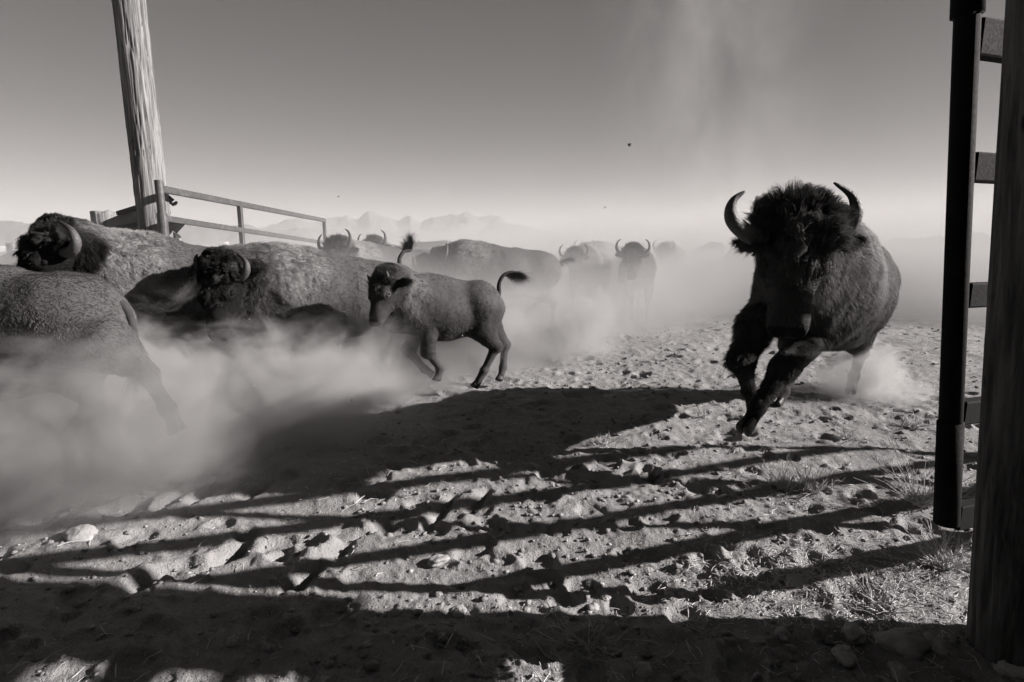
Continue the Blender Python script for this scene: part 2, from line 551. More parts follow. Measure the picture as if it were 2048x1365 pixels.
# tall gate post at left
pb, pt = W(322, 560, 6.9), W(258, 0, 6.9)
dxz = (pt - pb); k0 = (-.3 - pb[2]) / dxz[2]; k1 = (5.6 - pb[2]) / dxz[2]
post('gate_post', pb + dxz * k0, pb + dxz * k1, .185, .155, M['wood'], 'tall weathered pole with deep cracks and knots holding the open gate', 'pole', seed=2, rows=120, n=110)
post('fence_post', W(334, 560, 7.35) * (1, 1, 0) + (0, 0, -.2), W(334, 452, 7.35), .09, .085, M['wood'], 'short pale post just behind the gate hinge pipe', 'post', seed=12)
# short posts of the fence going left
for px, py, Y, w_, lab in ((206, 424, 8.3, 48, 'broad split-topped post beside the tall pole, above the shaggy bison'), (92, 457, 10.5, 36, 'middle short fence post rising behind the horned head'),
                       (27, 488, 12.6, 27, 'short fence post near the photo edge with the jagged top'), (42, 485, 13.2, 9, 'thin stake close beside the jagged short post')):
    t_ = W(px, py, Y); r_ = w_ / 1138. * Y / 2 * .93
    post('fence_post', (t_[0], Y, -.2), t_, r_, r_ * .97, M['wood'], lab, 'post', 'short posts of the corral fence', seed=int(px), rows=40, n=60, cut=1.0)
# dark sheet-metal barrier sloping down behind the posts
def slab(name, pts, th, m, parent=None):
    """a plate given by its outline (list of xyz) and thickness away from the camera"""
    pts = np.asarray(pts, float); n = len(pts)
    V = np.vstack([pts, pts + (0, th, 0)])
    F = [tuple(range(n)), tuple(range(2 * n - 1, n - 1, -1))] + [((i + 1) % n, i, n + i, n + (i + 1) % n) for i in range(n)]
    return mesh_obj(name, V, F, m, parent, smooth=False)
br = empty('barrier', (W(240, 480, 8)[0], 8.0, 0))
brw = np.array(br.location)
slab('panel', [W(283, 414, 7.4) - brw, W(238, 428, 7.8) - brw, W(238, 478, 7.8) - brw, W(283, 478, 7.4) - brw], .03, M['rust'], br)
slab('panel', [W(238, 430, 7.84) - brw, W(150, 466, 9.0) - brw, W(100, 492, 10.2) - brw, W(100, 530, 10.2) - brw, W(238, 545, 7.84) - brw], .03, M['rust'], br)
slab('panel', [W(60, 489, 10.9) - brw, W(-40, 528, 12.5) - brw, W(-40, 560, 12.5) - brw, W(60, 523, 10.9) - brw], .03, M['rust'], br)
MB().bar(W(285, 412, 7.36) - brw, W(236, 427, 7.76) - brw, .05, .05).build('rail', M['metal_dark'], br)
MB().bar(W(285, 447, 7.33) - brw, W(236, 456, 7.74) - brw, .04, .05).build('rail', M['metal_dark'], br)
tag(br, 'dark rusted sheet-metal barrier sloping away behind the short posts', 'barrier')
# log seen end on
lg = empty('log', W(350, 478, 8.6))
dirl = np.array((-.52, .85, -.02)) * 1.2
MB().tube([(0, 0, 0), dirl], .085, 26).build('trunk', M['wood_dark'], lg)
MB().tube([-dirl * .004, dirl * .001], .08, 26).build('cut_end', M['log'], lg)
MB().box((.06, .35, -.55), (.12, .12, .9), None, .01).build('leg', M['wood_dark'], lg)
tag(lg, 'log with pale round cut end behind the gate hinge', 'log')

# left gate
def gate_left():
    A = W(318, 372, 6.55); zt = A[2]
    E = W(648, 441, 12.2)
    A0 = np.array((A[0], A[1], 0)); E0 = np.array((E[0], E[1], 0))
    root = empty('corral_gate', tuple(A0))
    d = E0 - A0
    P = lambda t, z: d * t + np.array((0, 0, z))
    zt0, zt1 = zt - .03, E[2]
    def top(t): return zt0 + (zt1 - zt0) * t
    m1 = W(330, 437, 6.6)[2]; m2 = W(650, 486, 12.2)[2]
    def mid(t): return m1 + (m2 - m1) * t
    b1 = W(340, 503, 6.6)[2]; 
    def r3(t): return b1 + (.93 - b1) * t
    MB().bar(P(.008, top(.008)), P(1, top(1)), .05, .078, .008).build('rail', M['metal'], root)
    for f in (mid, r3, lambda t: .72 - .05 * t, lambda t: .36 - .03 * t):
        MB().bar(P(.008, f(.008)), P(1, f(1)), .046, .07, .008).build('rail', M['metal'], root)
    t1 = .335
    for t in (t1, .66, 1.0):
        if t == .66: continue
        MB().bar(P(t, .3), P(t, top(t) + (.036 if t == 1 else -.03)), .06, .07, .006, up=(d[0], d[1], 0)).build('upright', M['metal'], root)
    MB().tube([P(0, .15), P(0, zt + .06)], .045, 18).build('hinge_pipe', M['metal'], root)
    MB().tube([P(0, zt - .58), P(0, zt - .3)], .055, 18).build('hinge_collar', M['metal'], root)
    g = MB()
    # gusset under the middle rail
    o = P(.02, mid(.02) - .04)
    slab('gusset', [o, o + d / np.linalg.norm(d) * .34, o + d / np.linalg.norm(d) * .13 - (0, 0, .12), o - (0, 0, .06)], .012, M['metal_dark'], root)
    return tag(root, 'open steel gate with long sloping rails hung on the tall pole', 'gate')
gate_left()
# chain and latch hanging beyond the pole
cb = W(335, 392, 7.0)
ch = empty('latch_chain', tuple(cb))
def Lc(px, py): return W(px, py, 7.0) - cb
slab('latch_plate', [Lc(328, 391), Lc(336, 391), Lc(346, 399), Lc(343, 403), Lc(330, 398)], .03, M['metal_dark'], ch)
for a, b in (((334, 398), (332, 410)), ((332, 408), (337, 420)), ((337, 418), (336, 434)), ((333, 402), (346, 409)), ((344, 411), (354, 404))):
    MB().tube([Lc(*a), (Lc(*a) + Lc(*b)) / 2 + (.008, 0, 0), Lc(*b)], [.013, .022, .013], 8).build('link', M['metal_dark'], ch)
MB().tube([Lc(341, 398) , Lc(341, 401) + (.0, .01, 0)], .02, 10).build('ring', M['metal_dark'], ch)
tag(ch, 'loose chain and broken latch hanging on the tall pole above the log end', 'chain')

# right gate, seen end on
def gate_right():
    A = np.array((1.60, 2.07, 0.)); az = math.radians(72)
    d = np.array((math.sin(az), math.cos(az), 0.))
    root = empty('corral_gate', tuple(A))
    L = 4.8
    lean = (W(1935, 20, 2.07) - W(1893, 1040, 2.07)); lean = lean / lean[2]
    def P(s, z): return d * s + np.array((lean[0] * (z - .8) * 1.0, 0, z)) + np.array((W(1903, 800, 2.07)[0] - A[0], 0, 0)) - np.array((lean[0] * (W(1903, 800, 2.07)[2] - .8), 0, 0))
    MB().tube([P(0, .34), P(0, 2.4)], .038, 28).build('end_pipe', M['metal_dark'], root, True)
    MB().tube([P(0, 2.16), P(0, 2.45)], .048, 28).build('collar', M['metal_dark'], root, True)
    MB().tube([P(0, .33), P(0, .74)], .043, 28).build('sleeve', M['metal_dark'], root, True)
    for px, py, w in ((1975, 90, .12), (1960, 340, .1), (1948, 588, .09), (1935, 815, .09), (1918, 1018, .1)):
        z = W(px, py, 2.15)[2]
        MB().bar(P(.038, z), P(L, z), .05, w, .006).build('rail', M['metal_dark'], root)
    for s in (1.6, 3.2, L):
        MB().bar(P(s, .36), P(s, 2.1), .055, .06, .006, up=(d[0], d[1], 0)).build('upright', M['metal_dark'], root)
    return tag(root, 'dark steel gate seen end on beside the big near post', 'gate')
gate_right()
pb, pt = W(2040, 1290, 1.66), W(2100, 0, 1.66)
pb = np.array((W(1937, 1270, 1.80)[0] + .145, 1.76, 0)); pt = np.array((W(2000, 0, 1.80)[0] + .145, 1.76, W(2000, 0, 1.80)[2]))
dxz = pt - pb
pb = pb + (.015, 0, 0); pt = pt + (.03, 0, 0); dxz = pt - pb
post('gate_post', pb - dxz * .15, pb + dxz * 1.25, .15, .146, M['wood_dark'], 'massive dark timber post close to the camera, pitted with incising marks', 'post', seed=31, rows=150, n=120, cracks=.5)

# unseen board wall beside the camera, heights and gaps shaped to shade the near ground
bw = empty('unseen_shade_fence', (2.45, .2, 0))
for i in range(11):
    y0 = -.9 + i * .235 * 1.0
    hh = 2.35 + .1 * math.sin(i * 2.3)
    if i == 8: continue
    zb = .0 if i < 8 else 1.15 + .15 * (i - 9)
    MB().box((0, y0 + .2, (hh + zb) / 2), (.04, .215, hh - zb), None, .004).build('board', M['plank'], bw)
for z0, z1 in ((0, 1.0), (1.09, 1.32), (1.41, 1.45), (1.54, 1.64), (1.74, 2.38)):  # slat gaps placed to let patches of sun through the shade
    MB().box((.0, 1.235, (z0 + z1) / 2), (.04, .35, z1 - z0), None, .004).build('board', M['plank'], bw)
for z in (.6, 2.1):
    MB().box((.055, .35, z), (.06, 2.55, .12), None, .004).build('rail', M['plank'], bw)
tag(bw, 'tall unseen board fence beside the big near post, shaped to shade the near ground', 'fence')
bk = empty('unseen_shade_fence', (0, -1.0, 0))  # added out of view to block sky fill on camera-facing surfaces
for i in range(26):
    MB().box((-3.1 + i * .235, 0, 1.15), (.215, .04, 2.3 + .12 * math.sin(i * 1.7)), None, .004).build('board', M['plank'], bk)
for z in (.5, 1.8):
    MB().box((-.1, -.06, z), (6.3, .06, .12), None, .004).build('rail', M['plank'], bk)
tag(bk, 'tall unseen board fence added behind the camera to block sky light', 'fence')

# ------------------------------------------------------------------ stones, straw, weeds
print('litter', time.time() - T0)
def stone_mesh(name, size, seed, flat=.6):
    r = np.random.default_rng(seed)
    n, k = 16, 22
    th = np.linspace(0, np.pi, n); ph = np.linspace(0, 2 * np.pi, k, endpoint=False)
    Ph, Th = np.meshgrid(ph, th)
    x, y, z = np.sin(Th) * np.cos(Ph), np.sin(Th) * np.sin(Ph), np.cos(Th)
    R = 1 + .30 * fbm(x * 1.1 + seed, y * 1.1, z * 1.1, oct=4, gain=.6) - .12 * np.abs(vnoise(x * 2.2 + seed, y * 2.2, z * 2.2))
    V = np.stack([x * R * (1 + .3 * r.random()), y * R, z * R * flat], -1).reshape(-1, 3) * size
    F = [(j * k + i, (j + 1) * k + i, (j + 1) * k + (i + 1) % k, j * k + (i + 1) % k) for j in range(n - 1) for i in range(k)]
    return V, F
ST = [(165, 1080, 52, 'flat pale stone in the sunlit strip at the photo edge'), (1706, 1275, 44, 'rounded pale stone in shade below the sunlit straw'), (1808, 1290, 70, 'large dull stone in shade close to the big post'),
      (1690, 1315, 44, 'angular stone just in front of the rounded pale stone'), (1880, 1300, 50, 'wedge stone at the foot of the big post'), (2035, 1345, 80, 'largest lit stone in the near corner'),
      (1595, 1165, 48, 'lone flat stone inside the last rail shadow'), (1188, 1212, 36, 'pale flat stone at the lit tip above the shaded ground'), (395, 965, 60, 'dust-covered stone half buried beyond the first rail shadow'),
      (875, 1112, 44, 'flat whitish stone between two rail shadows'), (918, 1215, 34, 'brown stone sitting on the edge of the shaded ground'), (895, 1070, 16, 'small upright pebble in the middle of the lit ground'),
      (465, 1275, 26, 'rounded stone in the shade at lower left'), (1212, 1192, 20, 'small stone beside the pale flat one'), (796, 1217, 22, 'small stone at the boundary of the shade'), (735, 1290, 18, 'tilted stone alone in deep shade'),
      (545, 1155, 16, 'small dark stone with a hard shadow'), (1340, 1180, 26, 'clod-like stone in a hoof print'), (1800, 1340, 40, 'half buried stone at the photo bottom edge'), (1565, 1275, 30, 'dim stone far in the shade left of the rounded stone'),
      (1445, 935, 26, 'sharp dark stone standing in the sunlit dirt'), (1285, 1345, 40, 'grey stone at the bottom middle of the photo')]
for i, (px, py, w, lab) in enumerate(ST):
    g = G(px, py); size = w / 1138. * math.hypot(*g) / 2 * .9
    V, F = stone_mesh('stone', size, i * 3 + 1, .45 if 'flat' in lab else .65)
    o = mesh_obj('stone', V, F, M['stone'])
    o.location = (g[0], g[1], float(gz(g[0], g[1])) + size * .08); o.rotation_euler = (PR.normal(0, .15), PR.normal(0, .15), PR.random() * 6)
    tag(o, lab, 'stone')
# pebbles (stuff): many small faceted lumps
def scatter_xy(n, rmin, rmax, pw, r, amin=-52, amax=52):
    rad = rmin + (rmax - rmin) * r.random(n) ** pw
    a = np.radians(amin + (amax - amin) * r.random(n))
    return rad * np.sin(a), rad * np.cos(a)
octv = np.array([(1, 0, 0), (-1, 0, 0), (0, 1, 0), (0, -1, 0), (0, 0, 1), (0, 0, -1), (.7, .7, .35), (-.7, .6, .4), (.6, -.7, .4), (-.6, -.7, .35)])
octf = np.array([(0, 6, 4), (6, 2, 4), (2, 7, 4), (7, 1, 4), (1, 9, 4), (9, 3, 4), (3, 8, 4), (8, 0, 4), (0, 5, 6), (6, 5, 2), (2, 5, 7), (7, 5, 1), (1, 5, 9), (9, 5, 3), (3, 5, 8), (8, 5, 0)])
def lumps(name, n, s0, s1, m, lab, cat, seed, rmax=9, pw=1.4):
    r = np.random.default_rng(seed)
    x, y = scatter_xy(n, 1.1, rmax, pw, r)
    keep = fbm(x * 1.7, y * 1.7, oct=2) + r.random(n) * .9 > .15
    x, y = x[keep], y[keep]; n = len(x)
    sz = s0 + (s1 - s0) * r.random(n) ** 5
    an = r.random(n) * 6.28
    V = octv[None] * (1 + .35 * (r.random((n, 10, 1)) - .5)) * sz[:, None, None] * np.stack([np.ones(n), .6 + .4 * r.random(n), .4 + .35 * r.random(n)], -1)[:, None]
    c, s = np.cos(an)[:, None], np.sin(an)[:, None]
    X = V[..., 0] * c - V[..., 1] * s + x[:, None]; Y = V[..., 0] * s + V[..., 1] * c + y[:, None]
    Z = V[..., 2] + (gz(x, y) + sz * .15)[:, None]
    F = (octf[None] + 10 * np.arange(n)[:, None, None]).reshape(-1, 3)
    o = mesh_obj(name, np.stack([X, Y, Z], -1).reshape(-1, 3), F, m, smooth=False)
    tag(o, lab, cat, kind='stuff')
lumps('pebbles', 3800, .004, .019, M['stone'], 'small pebbles strewn over the churned dirt', 'pebbles', 5)
lumps('dirt_clods', 15000, .004, .027, M['ground'], 'loose clods of churned dirt all over the ground', 'dirt', 6, 12, 1.1)
def straws(name, n, seed, region, L0, L1, lift, lab, rad=.0013):
    r = np.random.default_rng(seed)
    x, y = region(r, n); n = len(x)
    L = L0 + (L1 - L0) * r.random(n) ** 2
    a = r.random(n) * 6.28; el = np.abs(r.normal(0, lift, n))
    d = np.stack([np.cos(a) * np.cos(el), np.sin(a) * np.cos(el), np.sin(el)], -1)
    p0 = np.stack([x, y, gz(x, y) + .004], -1)
    p2 = p0 + d * L[:, None]
    p2[:, 2] = np.maximum(p2[:, 2], gz(p2[:, 0], p2[:, 1]) + .003)
    p1 = (p0 + p2) / 2 + r.normal(0, .08, (n, 3)) * L[:, None]
    p1[:, 2] = np.maximum(p1[:, 2], gz(p1[:, 0], p1[:, 1]) + .005)
    side = np.stack([-d[:, 1], d[:, 0], np.zeros(n)], -1); side /= np.linalg.norm(side, axis=1)[:, None]
    up = np.array((0, 0, 1.))
    w = rad * (.6 + 1.2 * r.random(n))[:, None]
    V = []
    for p, k in ((p0, 1), (p1, 1), (p2, .4)):
        V += [p + side * w * k, p + up * w * k * 1.2, p - side * w * k]
    V = np.stack(V, 1).reshape(-1, 3)
    q = np.array([(0, 1, 4, 3), (1, 2, 5, 4), (2, 0, 3, 5), (3, 4, 7, 6), (4, 5, 8, 7), (5, 3, 6, 8)])
    F = (q[None] + 9 * np.arange(n)[:, None, None]).reshape(-1, 4)
    o = mesh_obj(name, V, F, M['straw'], smooth=False)
    return tag(o, lab, 'straw', kind='stuff')
def reg_all(r, n):
    x, y = scatter_xy(n, 1.2, 7.5, 1.2, r)
    k = fbm(x * 1.3 + 5, y * 1.3, oct=2) + .8 * r.random(n) > .45
    return x[k], y[k]
def reg_right(r, n):
    x, y = scatter_xy(n, 1.7, 8, .8, r, 18, 44)
    return x, y
def reg_corner(r, n):
    g0 = G(1680, 1170)
    return r.normal(g0[0], .34, n), r.normal(g0[1], .17, n)
straws('straw_litter', 5200, 21, reg_all, .015, .10, .12, 'broken bits of straw scattered over the dirt')
straws('straw_litter', 2600, 22, reg_right, .012, .06, .3, 'denser dry straw under and behind the running bison')
straws('straw_stubble', 2600, 23, reg_corner, .012, .05, .3, 'matted straw glinting in the sun at the foot of the gate')

def weed(px, py, hgt, n, seed, lab, spread=.9):
    g = G(px, py); r = np.random.default_rng(seed)
    root = empty('dry_weed', (g[0], g[1], float(gz(g[0], g[1])) - .005))
    for b in range(3):
        mb = MB()
        for i in range(n // 3):
            a = r.random() * 6.28; el = r.uniform(.25, 1.35); L = hgt * r.uniform(.5, 1.1)
            d = np.array((math.cos(a) * math.cos(el) * spread, math.sin(a) * math.cos(el) * spread, math.sin(el)))
            p0 = np.array((r.normal(0, .02), r.normal(0, .02), 0)); p = [p0]
            for s in range(4):
                d = d + r.normal(0, .16, 3); p.append(p[-1] + d * L / 4)
            mb.tube(p, [.0024, .002, .0016, .0012, .0006], 4)
            for s in range(3):
                q = p[1 + s]; d2 = d + r.normal(0, .7, 3); d2[2] = abs(d2[2])
                mb.tube([q, q + d2 * L * .12, q + d2 * L * .22 + r.normal(0, .006, 3)], [.0014, .0012, .0005], 3)
        mb.build('stem', M['weed'], root)
    tag(root, lab, 'weed')
weed(1405, 838, .13, 24, 1, 'small dry weed tuft just below the hoof shadow')
weed(1208, 890, .12, 21, 2, 'small spiky weed tuft at the edge of the big dark shadow')
weed(1565, 975, .20, 54, 3, 'broad leafless weed in the middle of the rail shadows')
weed(1625, 985, .17, 36, 4, 'low weed touching the broad leafless one on its right', 1.2)
weed(1840, 1010, .26, 54, 5, 'tall bent dry grass clump at the foot of the gate pipe', 1.3)
weed(1885, 1130, .22, 48, 6, 'dry grass clump between the gate pipe and the big post', 1.2)
weed(1695, 880, .13, 27, 7, 'wiry weed on the right beyond the leafless ones', 1.2)
weed(1180, 1290, .20, 15, 8, 'thin branching weed in deep shade at the bottom')
weed(1820, 850, .12, 30, 9, 'flattened weed beside the gate pipe further back', 1.3)
weed(812, 990, .08, 9, 10, 'single pale stalk standing in the lit ground near the first rail shadow', .5)
weed(1770, 1215, .15, 30, 11, 'weed in the lit strip by the big post', 1.3)
# grit thrown up by the hooves
_r = np.random.default_rng(77); _n = 420
_c = np.array([(-2.0, 3.1), (-2.6, 3.4), (-1.5, 4.2), (-.6, 4.8), (-.3, 5.0), (1.9, 3.7), (3.3, 5.2), (.2, 6.2)])[_r.integers(0, 8, _n)]
_p = np.stack([_c[:, 0] + _r.normal(0, .35, _n), _c[:, 1] + _r.normal(0, .3, _n), np.abs(_r.normal(0, .38, _n)) + .03], -1)
_s = .0018 + .0055 * _r.random(_n) ** 4
_V = octv[None] * (1 + .5 * (_r.random((_n, 10, 1)) - .5)) * _s[:, None, None] + _p[:, None]
_F = (octf[None] + 10 * np.arange(_n)[:, None, None]).reshape(-1, 3)
tag(mesh_obj('flying_grit', _V.reshape(-1, 3), _F, M['stone'], smooth=False), 'grit thrown up around the running hooves', 'grit', kind='stuff')
# clods in the air
for px, py, Y, s, lab in ((1260, 290, 4.6, .014, 'dirt clod flying high in the sky above the herd'), (1210, 415, 6, .009, 'tiny clod flying low over the hazy herd'), (677, 393, 7, .010, 'tiny clod in the sky above the end of the gate'), (985, 845, 5.2, .01, 'clod flying over the dark shadow')):
    V, F = stone_mesh('c', s, int(px), .8); V = V * (1 + .5 * vnoise(V[:, 0] / s * 1.6, V[:, 1] / s * 1.6, V[:, 2] / s * 1.6))[:, None]
    o = mesh_obj('dirt_clod', V, F, M['clod']); o.location = W(px, py, Y); tag(o, lab, 'clod')

# ------------------------------------------------------------------ bison
print('bison', time.time() - T0)
def surface_nets(F, org, h):
    S = F < 0
    nx, ny, nz = F.shape
    cs = np.zeros((nx - 1, ny - 1, nz - 1), dtype=np.int8)
    for a in (0, 1):
        for b in (0, 1):
            for c in (0, 1):
                cs += S[a:nx - 1 + a, b:ny - 1 + b, c:nz - 1 + c]
    act = (cs > 0) & (cs < 8)
    idx = np.full(act.shape, -1, dtype=np.int64)
    ii = np.argwhere(act)
    idx[act] = np.arange(len(ii))
    acc = np.zeros((len(ii), 3)); cnt = np.zeros(len(ii))
    cor = [(a, b, c) for a in (0, 1) for b in (0, 1) for c in (0, 1)]
    val = {c: F[ii[:, 0] + c[0], ii[:, 1] + c[1], ii[:, 2] + c[2]] for c in cor}
    for c in cor:
        for ax in range(3):
            if c[ax]: continue
            e = list(c); e[ax] = 1; e = tuple(e)
            v0, v1 = val[c], val[e]
            m = (v0 < 0) != (v1 < 0)
            t = np.where(m, v0 / (v0 - v1 + 1e-12), 0)
            p = np.tile(np.array(c, float), (len(ii), 1)); p[:, ax] += t
            acc += p * m[:, None]; cnt += m
    V = (ii + acc / np.maximum(cnt, 1)[:, None]) * h + org
    Q = []
    for ax in range(3):
        o1, o2 = [(1, 2), (2, 0), (0, 1)][ax]
        sl0 = [slice(None)] * 3; sl1 = [slice(None)] * 3
        sl0[ax] = slice(0, -1); sl1[ax] = slice(1, None)
        sl0[o1] = slice(1, -1); sl1[o1] = slice(1, -1); sl0[o2] = slice(1, -1); sl1[o2] = slice(1, -1)
        A, B = S[tuple(sl0)], S[tuple(sl1)]
        e = np.argwhere(A != B)
        fl = A[A != B]
        e[:, o1] += 1; e[:, o2] += 1
        def g(d1, d2):
            q = e.copy(); q[:, o1] += d1; q[:, o2] += d2
            return idx[q[:, 0], q[:, 1], q[:, 2]]
        q = np.stack([g(-1, -1), g(0, -1), g(0, 0), g(-1, 0)], 1)
        q[~fl] = q[~fl][:, ::-1]
        Q.append(q)
    Q = np.vstack(Q)
    Q = Q[(Q >= 0).all(1)]
    return V, Q

def smin(a, b, k):
    h = np.clip(.5 + .5 * (b - a) / k, 0, 1)
    return b + (a - b) * h - k * h * (1 - h)
def rot_to(F_, U_):
    F_ = F_ / np.linalg.norm(F_); R_ = np.cross(F_, U_); R_ /= np.linalg.norm(R_); U2 = np.cross(R_, F_)
    return np.stack([F_, R_, U2], 0)       # rows: forward, right, up

class Bison:
    """One animal. Local frame: x forward, y left, z up, metres; s = size. Head by poll and muzzle points."""
    def __init__(b, O, az, s=1.0, sx=1.0, poll=None, muzzle=None, roll=0.0, legs=None, hs=None, young=False, lift=0.0, tilt=0.0, ht=.026, wool=.8):
        b.ht = ht; b.wool = wool
        b.O = np.array((O[0], O[1], 0.)); b.az = math.radians(az)
        b.h = np.array((math.sin(b.az), math.cos(b.az), 0)); b.l = np.array((-b.h[1], b.h[0], 0))
        b.s, b.sx, b.young, b.lift, b.tilt = s, sx, young, lift, tilt
        b.hs = hs if hs else s
        pl = b.loc(poll) if poll is not None else np.array((1.18, 0, 1.28)) * s
        mz = b.loc(muzzle) if muzzle is not None else np.array((1.45, 0, .88)) * s
        b.poll = pl
        f = (mz - pl); f /= np.linalg.norm(f)
        up = np.array((0, 0, 1.)) + .35 * np.array((1, 0, 0))
        B = rot_to(f, up)
        if roll:
            c, s_ = math.cos(roll), math.sin(roll)
            B = np.stack([B[0], B[1] * c + B[2] * s_, B[2] * c - B[1] * s_])
        b.B = B
        b.legs = legs or {}
        b.defaults()
    def loc(b, p):
        d = np.asarray(p, float) - b.O
        return np.array((d @ b.h, d @ b.l, d[2]))
    def H(b, f, r, u):
        return b.poll + b.hs * (f * b.B[0] + r * b.B[1] + u * b.B[2])
    def bp(b, x, y, z):
        z = z + b.tilt * x
        return np.array((x * b.sx, y, z)) * b.s + (0, 0, b.lift)
    def defaults(b):
        # leg joints: (second joint, third, fourth, toe)
        D = {'FL': [(.50, .20, .66), (.56, .19, .42), (.46, .18, .15), (.52, .18, .03)], 'FR': [(.62, -.20, .68), (.86, -.19, .50), (.86, -.18, .22), (.94, -.18, .10)],
             'HL': [(-.62, .20, .72), (-.98, .18, .48), (-1.0, .17, .16), (-.94, .17, .03)], 'HR': [(-.70, -.2, .72), (-.78, -.19, .46), (-.52, -.18, .18), (-.44, -.18, .06)]}
        for k, v in D.items():
            if k not in b.legs:
                b.legs[k] = [b.bp(*p) for p in v]
            else:
                b.legs[k] = [b.loc(p) for p in b.legs[k]]
    def prims(b):
        s = b.s; bp = b.bp; P = []; y = b.young
        E = lambda c, r, k=.10: P.append(('e', bp(*c), np.array((r[0] * b.sx, r[1], r[2])) * s, k * s))
        lg = 1.22 if y else 1.0
        C = lambda a, c, r0, r1, k=.06: P.append(('c', np.asarray(a), np.asarray(c), r0 * s * (lg if r0 < .14 else 1), r1 * s * (lg if r0 < .14 else 1), k * s))
        E((-.80, 0, 1.00) if not y else (-.78, 0, 1.03), (.34, .26, .32) if not y else (.29, .22, .27)); E((-.25, 0, .95), (.66, .375 if not y else .30, .41 if not y else .36), .14)
        E((.30, 0, 1.02), (.50, .34 if not y else .26, .39 if not y else .34), .14)
        E((.36, 0, 1.21), (.50, .23, .26 if not y else .2), .18)
        E((-.15, 0, 1.17), (.6, .17, .19), .14)
        E((-.72, .10, 1.12), (.26, .15, .2), .08); E((-.72, -.10, 1.12), (.26, .15, .2), .08)
        E((.60, 0, .96), (.24, .20 if not y else .16, .25 if not y else .22), .12)
        # neck
        nk = .31 if not y else .24
        H = b.H
        C(bp(.55, 0, 1.12), H(-.02, 0, -.10), nk, .17, .12); C(bp(.62, 0, .93) if not y else bp(.55, 0, .98), H(.12, 0, -.15), .22 if not y else .17, .10 if not y else .08, .12)
        C(bp(.50, 0, 1.30), H(-.06, 0, .0), .16, .13, .12)
        hk = b.hs / s
        HC = lambda a, c, r0, r1, k=.04: P.append(('c', H(*a), H(*c), r0 * b.hs, r1 * b.hs, k * b.hs))
        # head: skull, forehead, face, cheeks, muzzle, jaw, lips, brow
        HC((.02, 0, -.02), (.14, 0, .0), .150, .138, .06)
        HC((.12, 0, .02), (.40, 0, -.015), .105, .070, .05)
        HC((.14, .075, -.04), (.30, .05, -.05), .07, .045, .04); HC((.14, -.075, -.04), (.30, -.05, -.05), .07, .045, .04)
        HC((.40, .035, -.03), (.475, .04, -.035), .062, .055, .04); HC((.40, -.035, -.03), (.475, -.04, -.035), .062, .055, .04)
        HC((.10, 0, -.15), (.40, 0, -.085), .085, .045, .05); HC((.40, 0, -.085), (.475, 0, -.085), .05, .036, .03)
        for r in (1, -1):
            HC((.155, .115 * r, .045), (.215, .125 * r, .045), .035, .03, .03)     # brow
            HC((.02, .11 * r, .04), (.02, .15 * r, .05), .06, .05, .03)             # horn base
        # legs
        for k, sd in (('FL', 1), ('FR', -1)):
            J = b.legs[k]
            C(bp(.44, .17 * sd, .98), J[0], .16, .088, .07); C(J[0], J[1], .084, .062, .04); C(J[1], J[1], .066, .066, .03)
            C(J[1], J[2], .052, .036, .03); C(J[2], J[2], .046, .046, .02); C(J[2], J[3], .042, .038, .02)
        for k, sd in (('HL', 1), ('HR', -1)):
            J = b.legs[k]
            C(bp(-.74, .12 * sd, 1.0), J[0], .22 if not y else .19, .15 if not y else .13, .10); C(bp(-.92, .12 * sd, .98), (J[0] + J[1]) / 2, .15, .09, .09)
            C(J[0], J[1], .135, .06, .06); C(J[1], J[1], .064, .064, .03)
            C(J[1], J[2], .048, .037, .03); C(J[2], J[2], .046, .046, .02); C(J[2], J[3], .042, .038, .02)
        return P
    def mesh(b, vox):
        P = b.prims()
        pts = []
        for p in P:
            if p[0] == 'e': pts += [p[1] - p[2] * 1.1, p[1] + p[2] * 1.1]
            else: pts += [p[1] - p[3] * 1.2, p[1] + p[3] * 1.2, p[2] - p[4] * 1.2, p[2] + p[4] * 1.2]
        lo = np.min(pts, 0) - 3 * vox; hi = np.max(pts, 0) + 3 * vox
        n = np.ceil((hi - lo) / vox).astype(int) + 1
        ax = [lo[i] + vox * np.arange(n[i]) for i in range(3)]
        F = np.full(n, 1.0, dtype=np.float32)
        for p in P:
            if p[0] == 'e': a_, c_ = p[1] - p[2], p[1] + p[2]
            else: a_ = np.minimum(p[1] - p[3], p[2] - p[4]); c_ = np.maximum(p[1] + p[3], p[2] + p[4])
            pad = .16
            i0 = np.maximum(((a_ - pad - lo) / vox).astype(int), 0); i1 = np.minimum(((c_ + pad - lo) / vox).astype(int) + 2, n)
            X = (ax[0][i0[0]:i1[0], None, None].astype(np.float32)); Y = ax[1][None, i0[1]:i1[1], None].astype(np.float32); Z = ax[2][None, None, i0[2]:i1[2]].astype(np.float32)
            if p[0] == 'e':
                qx, qy, qz = (X - p[1][0]) / p[2][0], (Y - p[1][1]) / p[2][1], (Z - p[1][2]) / p[2][2]
                k0 = np.sqrt(qx ** 2 + qy ** 2 + qz ** 2)
                k1 = np.sqrt((qx / p[2][0]) ** 2 + (qy / p[2][1]) ** 2 + (qz / p[2][2]) ** 2) + 1e-6
                d = k0 * (k0 - 1) / k1
            else:
                ab = p[2] - p[1]; L2 = float(ab @ ab) + 1e-9
                dx, dy, dz = X - p[1][0], Y - p[1][1], Z - p[1][2]
                t = np.clip((dx * ab[0] + dy * ab[1] + dz * ab[2]) / L2, 0, 1)
                d = np.sqrt((dx - t * ab[0]) ** 2 + (dy - t * ab[1]) ** 2 + (dz - t * ab[2]) ** 2) - (p[3] + (p[4] - p[3]) * t)
            sl_ = (slice(i0[0], i1[0]), slice(i0[1], i1[1]), slice(i0[2], i1[2]))
            F[sl_] = smin(F[sl_], d.astype(np.float32), p[-1])
